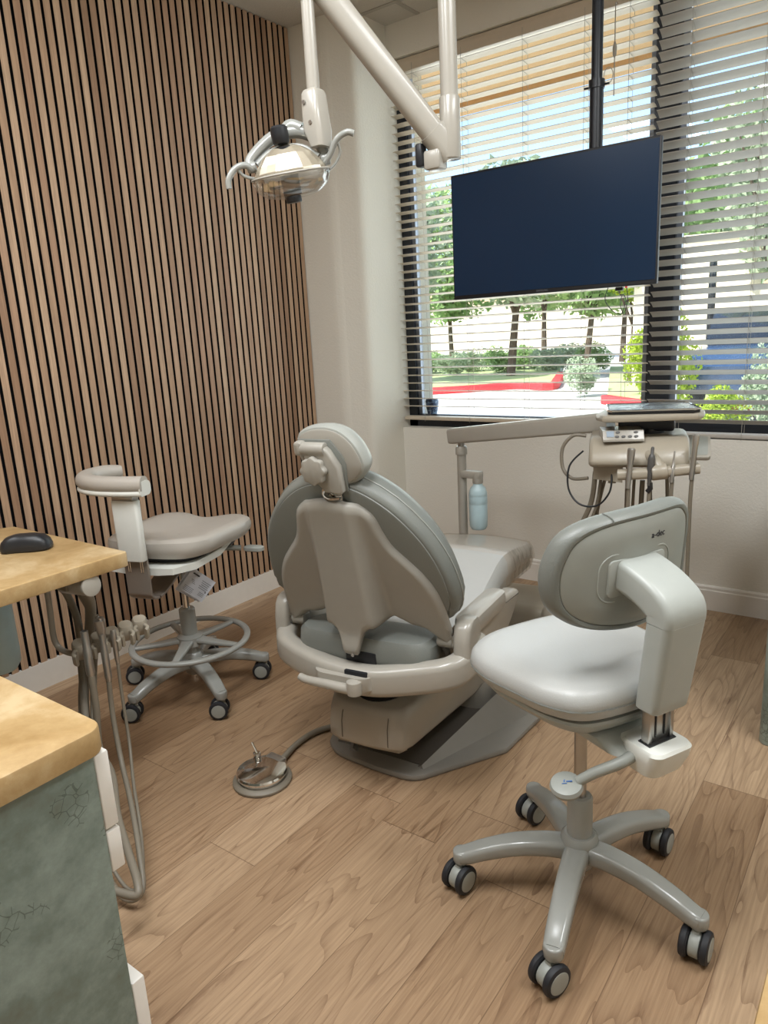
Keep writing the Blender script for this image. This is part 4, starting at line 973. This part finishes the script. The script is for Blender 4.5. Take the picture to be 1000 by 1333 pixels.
b = B(); b.cyl(av((-1.875, 1.0, .512)), av((-1.885, 1.215, .512)), .010, n=12); b.build('holder_rail', 'beige', aa)
HL = [(-1.868, 1.005), (-1.866, 1.062), (-1.866, 1.105), (-1.868, 1.155), (-1.868, 1.205)]
for k, (x, y) in enumerate(HL):
    b = B(); b.at(Matrix.Translation(Vector(av((x, y, .517)))) @ Euler((0, R(14), R(-30))).to_matrix().to_4x4())
    n = 22; ring = []
    # cup: C-shaped clamp open toward the viewer-right
    arcp = [(.034+.0185*cos(a), .0185*sin(a), 0) for a in [R(35+290*q/16) for q in range(17)]]
    b.sweep(arcp, lambda t: rrect(.011, .038, .005, 3)); b.loft([[(-.002+px*kk, py*kk, z) for px, py in rrect(.05, .044, .018, 5)] for z, kk in ((-.022, .82), (-.016, 1), (.018, 1), (.026, .8))]); b.build('instrument_holder', 'beige2', aa)
for pts, r_ in (([(-1.80, 1.0, .725), (-1.84, 1.04, .66), (-1.93, 1.08, .55), (-1.98, 1.08, .44), (-1.93, 1.02, .32), (-1.78, .93, .22)], .0155),
                ([(-1.83, 1.0, .72), (-1.87, 1.05, .63), (-1.95, 1.11, .52), (-1.95, 1.08, .40), (-1.80, .96, .25)], .0095),
                ([(-1.93, 1.0, .72), (-1.935, 1.03, .66), (-1.96, 1.06, .56), (-1.98, 1.06, .42), (-1.86, .98, .30)], .011)):
    b = B(); b.tube(spl([av(p) for p in pts], 6), r_, 10); b.build('suction_hose', 'hose', aa)
# instruments in the holders
def instr(name, label, cat, loc, prof, hose, r_, extra=None):
    t = thing(name, label, cat, loc, group='assistant instruments')
    b = B(); b.lathe([(a_*.72, h_) for a_, h_ in prof], 18)
    if extra: extra(b)
    b.build('body', 'tool', t)
    b = B(); b.tube(spl(hose, 8), r_*.66, 10); b.build('hose', 'hose', t)
instr('suction_tip', 'wide metal suction handpiece nearest the bent rod of the instrument arm', 'suction', (-1.797, .985, .512), [(.013, -.05), (.0165, -.04), (.0165, .03), (.0145, .034), (.0145, .085), (.0105, .086), (.0105, .02)],
      [(0, 0, -.04), (-.002, 0, -.15), (.0, -.01, -.27), (.08, -.03, -.32), (.20, -.10, -.355), (.33, -.16, -.37), (.42, -.20, -.385), (.44, -.22, -.40), (.38, -.24, -.40), (.2, -.22, -.36)][:9], .0155)
def syr_extra(b):
    b.at(Matrix.Translation((0, 0, .085)) @ Euler((0, R(22), R(-35))).to_matrix().to_4x4()); b.loft([[(x*k, y*k, z) for x, y in rrect(.024, .027, .008, 4, .003 if z > .03 else 0)] for z, k in ((-.03, .7), (0, .95), (.03, 1.15), (.042, 1.0))])
    for q in (-.006, .006): b.cyl((q, q*.5, .04), (q, q*.5, .050), .0045, n=10)
    b.at(Matrix.Identity(4))
instr('air_water_syringe', 'air and water syringe with slanted two-button head in the instrument arm', 'syringe', (-1.812, 1.044, .492), [(.010, -.075), (.0145, -.06), (.0145, .02), (.013, .025), (.012, .07)],
      [(0, 0, -.06), (0, -.005, -.18), (.05, -.03, -.30), (.17, -.09, -.36), (.31, -.17, -.40), (.38, -.22, -.45), (.33, -.25, -.46), (.15, -.22, -.38)], .0115, syr_extra)
instr('saliva_ejector', 'narrow saliva ejector with a short dark tip, third along the instrument arm', 'suction', (-1.826, 1.088, .502), [(.007, -.05), (.010, -.035), (.0105, .02), (.012, .024), (.012, .05), (.009, .056), (.006, .056)],
      [(0, 0, -.04), (.003, -.004, -.15), (.03, -.02, -.29), (.12, -.08, -.36), (.27, -.17, -.41), (.36, -.24, -.46), (.33, -.27, -.47), (.15, -.24, -.40)], .0075)
# solids canister at far left, hanging under the counter
b = B(); b.lathe([(.02, -.335), (.045, -.33), (.058, -.31), (.06, -.27), (.06, -.06), (.05, -.03), (.03, -.015)], 24); b.m(1).lathe([(.034, -.018), (.034, 0)], 20)
cn = b.build('collection_canister', ['bottle', 'black']); tag(cn, 'pale blue canister hanging under the far tan counter at the left edge', 'canister'); cn.location = (-2.155, .905, CT-.0425)

# ------------------------------------------------------------------ outdoors
ZG = -.15
def pol(px, d):
    a = math.atan((px-500)/fpx)+yaw; return (sin(a)*d, cos(a)*d)
struct(B().box((-5, 36, ZG-.1), (160, 64, .2)).build('ground', 'road', smooth=False))
struct(B().box((-5, 4.9, ZG+.0), (60, 2.2, .06)).build('terrain_bed', 'soil', smooth=False))
# verge beyond the road with red kerb
kb_ = [pol(520, 17.8), pol(600, 17.8), pol(680, 18.2), pol(722, 17.6)]
b = B(); b.sweep([(x, y, ZG+.08) for x, y in spl([pol(420, 19)]+kb_+[pol(732, 19.3), pol(736, 21.5)], 5)], lambda t: rrect(.22, .17, .03, 2)); tag(b.build('red_kerb', 'curb'), 'red painted kerb along the far side of the road, left window', 'kerb')
b = B(); b.sweep([(x, y, ZG+.08) for x, y in [pol(795, 14.2), pol(830, 13.4), pol(900, 12.6), pol(1010, 12.2)]], lambda t: rrect(.2, .17, .03, 2)); tag(b.build('red_kerb', 'curb'), 'short red painted kerb at the foot of the bushes near the mullion', 'kerb')
verge = [pol(420, 19.2)]+[tuple(Vector(p)*1.012) for p in kb_]+[pol(733, 20), pol(740, 40), pol(380, 46)]
struct(B().prism(verge, ZG, ZG+.14).build('terrain_verge', 'lawn', smooth=False))
struct(B().prism([pol(797, 14.35), pol(830, 13.55), pol(900, 12.75), pol(1100, 12.2), pol(1100, 24), pol(800, 24)], ZG, ZG+.12).build('terrain_bank', 'lawn', smooth=False))
def crown_bm(n, rx, rz, leaf, seed):
    rnd = random.Random(seed); b = B(); cl = [(Vector((rnd.gauss(0, .5)*rx, rnd.gauss(0, .5)*rx, rnd.gauss(0, .5)*rz)), rnd.uniform(.28, .5)) for _ in range(26)]; cl = [(Vector((v.x, v.y, v.z)) if v.length < .01 else v*(min(v.length, .62)/v.length), q*.9) if 0 else (Vector((v.x/rx, v.y/rx, v.z/rz))*(min(1., .6/max(1e-3, Vector((v.x/rx, v.y/rx, v.z/rz)).length))), q*.85) for v, q in cl]
    for _ in range(n):
        c_, r_ = rnd.choice(cl); d_ = Vector((rnd.gauss(0, 1), rnd.gauss(0, 1), rnd.gauss(0, 1))).normalized()*rnd.uniform(.55, 1)**.5
        p = Vector(((c_.x+d_.x*r_)*rx, (c_.y+d_.y*r_)*rx, (c_.z+d_.z*r_)*rz)); u = Vector((rnd.gauss(0, 1), rnd.gauss(0, 1), rnd.gauss(0, .6))).normalized(); w_ = u.orthogonal().normalized(); s_ = leaf*rnd.uniform(.6, 1.3)
        b._f([b._v(q) for q in (p-u*s_, p+w_*s_*.5, p+u*s_, p-w_*s_*.5)])
    return b
crowns = {}
def tree(px, d, h, rx, rz, leafm, lean, label, seed, th=.10, base=None):
    x, y = pol(px, d); z0_ = ZG+.1
    t = thing('tree', label, 'tree', (x, y, z0_), group='trees across the road')
    key = (leafm, seed % 3)
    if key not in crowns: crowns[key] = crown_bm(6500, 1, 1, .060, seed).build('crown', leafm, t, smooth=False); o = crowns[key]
    else: o = crowns[key].copy(); COL.objects.link(o); o.parent = t
    o.location = (lean*.5*h, 0, h); o.scale = (rx, rx, rz); o.rotation_euler = (0, 0, seed)
    b = B(); b.tube(spl([(0, 0, 0), (lean*.25*h, 0, h*.35), (lean*.5*h, .1, h*.8), (lean*.5*h+.1, 0, h*1.1)], 5), lambda q: th*(1.15-.8*q), 8)
    for a in (0, 2.2, 4.1): b.tube(spl([(lean*.3*h, 0, h*.45), (lean*.4*h+.5*cos(a), .5*sin(a), h*.8), (lean*.4*h+1.1*cos(a), 1.1*sin(a), h*1.15)], 4), lambda q: th*.5*(1-.7*q), 6)
    b.build('trunk', 'bark', t)
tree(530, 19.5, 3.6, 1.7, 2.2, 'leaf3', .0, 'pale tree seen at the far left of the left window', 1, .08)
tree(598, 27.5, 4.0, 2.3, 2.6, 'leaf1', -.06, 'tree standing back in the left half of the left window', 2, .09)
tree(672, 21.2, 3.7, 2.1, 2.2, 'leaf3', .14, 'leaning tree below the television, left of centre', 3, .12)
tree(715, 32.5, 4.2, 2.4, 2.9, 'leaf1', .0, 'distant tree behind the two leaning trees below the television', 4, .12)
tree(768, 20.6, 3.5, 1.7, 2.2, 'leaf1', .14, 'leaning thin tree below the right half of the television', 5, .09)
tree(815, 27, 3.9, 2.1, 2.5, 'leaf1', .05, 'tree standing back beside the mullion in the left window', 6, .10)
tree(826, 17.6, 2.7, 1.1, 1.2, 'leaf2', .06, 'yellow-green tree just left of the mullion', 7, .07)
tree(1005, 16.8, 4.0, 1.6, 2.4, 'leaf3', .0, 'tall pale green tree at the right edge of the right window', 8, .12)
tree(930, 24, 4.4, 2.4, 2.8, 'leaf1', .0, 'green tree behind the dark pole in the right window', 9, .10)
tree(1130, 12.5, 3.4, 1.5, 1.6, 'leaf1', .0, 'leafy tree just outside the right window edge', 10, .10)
bcache = {}
def bush(px, d, w, h, leafm, label, seed, grp):
    x, y = pol(px, d); key = (leafm, seed % 2)
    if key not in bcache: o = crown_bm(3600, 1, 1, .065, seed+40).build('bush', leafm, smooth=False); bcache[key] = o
    else: o = bcache[key].copy(); COL.objects.link(o)
    o.location = (x, y, ZG+.1+h*.62); o.scale = (w, w, h*.75); o.rotation_euler = (0, 0, seed*1.3); tag(o, label, 'bush', grp)
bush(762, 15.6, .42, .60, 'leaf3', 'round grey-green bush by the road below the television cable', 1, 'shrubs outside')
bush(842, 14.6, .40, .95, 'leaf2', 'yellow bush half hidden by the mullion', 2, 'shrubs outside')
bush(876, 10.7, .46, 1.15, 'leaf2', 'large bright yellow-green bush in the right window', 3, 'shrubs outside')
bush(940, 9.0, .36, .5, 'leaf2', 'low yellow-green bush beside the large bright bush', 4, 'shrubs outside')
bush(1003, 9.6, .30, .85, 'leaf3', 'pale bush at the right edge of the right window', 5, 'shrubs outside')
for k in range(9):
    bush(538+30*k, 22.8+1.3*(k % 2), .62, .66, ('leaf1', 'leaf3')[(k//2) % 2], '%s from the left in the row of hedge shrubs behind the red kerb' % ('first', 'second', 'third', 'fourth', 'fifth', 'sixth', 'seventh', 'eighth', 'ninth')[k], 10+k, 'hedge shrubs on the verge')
# background building, far pale wall, dark post, parked car
x, y = pol(690, 52); bd = thing('building', 'long pale building beyond the trees', 'building', (x, y, ZG), 25)
B().box((0, 0, 1.7), (40, 6, 3.4)).build('wall', 'stuccow', bd, smooth=False)
b = B().box((0, -.2, 3.55), (41, 7, .3)); b.build('roof', 'stucco', bd, smooth=False)
x, y = pol(905, 17); bw = thing('garden_wall', 'pale tan stucco wall behind the bright bushes in the right window', 'wall', (x, y, ZG), 12)
B().box((0, 0, 1.5), (2.4, .3, 3.0)).build('wall_panel', 'stuccow', bw, smooth=False); B().box((0, 0, 3.05), (2.5, .4, .1)).build('coping', 'stuccow', bw, smooth=False)
x, y = pol(926, 15.6); b = B(); b.cyl((0, 0, 0), (0, 0, 2.4), .07, n=12).box((0, 0, 2.42), (.2, .2, .05)); tag(b.build('dark_post', 'carglass'), 'dark post standing in front of the pale tan wall', 'post').location = (x, y, ZG+.1)
x, y = pol(998, 13.2); car = thing('parked_car', 'dark blue parked car behind the bushes in the right window', 'car', (x, y, ZG+.12), 96)
b = B(); sec = [(-2.2, .35), (-2.25, .7), (-2.0, .85), (-1.25, .95), (1.7, .95), (2.2, .85), (2.25, .5), (2.15, .3)]
b.at(basis((0, 0, 0), (1, 0, 0), (0, 0, 1), (0, -1, 0))); b.prism(sec, -.85, .85, .08, 3); b.build('body', 'car', car)
b = B(); b.at(basis((0, 0, 0), (1, 0, 0), (0, 0, 1), (0, -1, 0))); b.prism([(-1.3, .93), (-.6, 1.42), (1.1, 1.45), (1.75, .93)], -.72, .72, .08, 3); b.build('cabin', 'carglass', car)
for wx in (-1.4, 1.4):
    for wy in (-.8, .8): b = B(); b.cyl((wx, wy-.1, .32), (wx, wy+.1, .32), .32, n=20, bev=.04); b.build('wheel', 'rubber', car)
# eave of this building over the window
b = B(); b.box((-.6, 4.12, 2.88), (8, 1.0, .16)); b.box((-.6, 4.66, 2.92), (8, .12, .34)); struct(b.build('trim_1', 'stucco', smooth=False))

# ------------------------------------------------------------------ light
w = bpy.data.worlds.new('sky'); scn.world = w; w.use_nodes = True; nt = w.node_tree; nt.nodes.clear()
sk = nt.nodes.new('ShaderNodeTexSky'); sk.sky_type = 'NISHITA'; sk.sun_disc = False; sk.sun_elevation = R(52); sk.sun_rotation = R(190); sk.air_density = 1.0; sk.dust_density = 2.0
bg = nt.nodes.new('ShaderNodeBackground'); bg.inputs[1].default_value = .42
wo = nt.nodes.new('ShaderNodeOutputWorld'); nt.links.new(sk.outputs[0], bg.inputs[0]); nt.links.new(bg.outputs[0], wo.inputs[0])
sun = bpy.data.lights.new('sun', 'SUN'); sun.energy = 9.0; sun.angle = R(.6); sun.color = (1, .95, .86)
so_ = bpy.data.objects.new('sun', sun); COL.objects.link(so_); so_.rotation_euler = Vector((.35, .75, -1.0)).to_track_quat('-Z', 'Y').to_euler()
def area(name, loc, size, en, col, rot=(0, 0, 0), sy=None):
    l = bpy.data.lights.new(name, 'AREA'); l.energy = en; l.color = col; l.size = size
    if sy: l.shape = 'RECTANGLE'; l.size_y = sy
    o = bpy.data.objects.new(name, l); COL.objects.link(o); o.location = loc; o.rotation_euler = [R(a) for a in rot]; return o
area('ceiling_troffer', (-.85, .55, ZC-.02), .55, 50, (.96, .985, 1), sy=1.15)
area('ceiling_troffer', (-2.0, .3, ZC-.02), .55, 24, (.96, .985, 1), sy=1.15)
area('ceiling_troffer', (.55, 1.6, ZC-.02), .55, 36, (.96, .985, 1), sy=1.15)
area('daylight_fill', (-.75, 3.66, 1.75), 3.2, 50, (.86, .94, 1), (-90, 0, 0), 1.85)  # added area lamp outside the glass, boosts the daylight coming through the blinds

scn.view_settings.view_transform = 'Standard'
scn.view_settings.look = 'None'
scn.view_settings.exposure = 0.0
scn.cycles.use_denoising = True
scn.cycles.max_bounces = 8; scn.cycles.transparent_max_bounces = 16
scn.cycles.caustics_reflective = False; scn.cycles.caustics_refractive = False
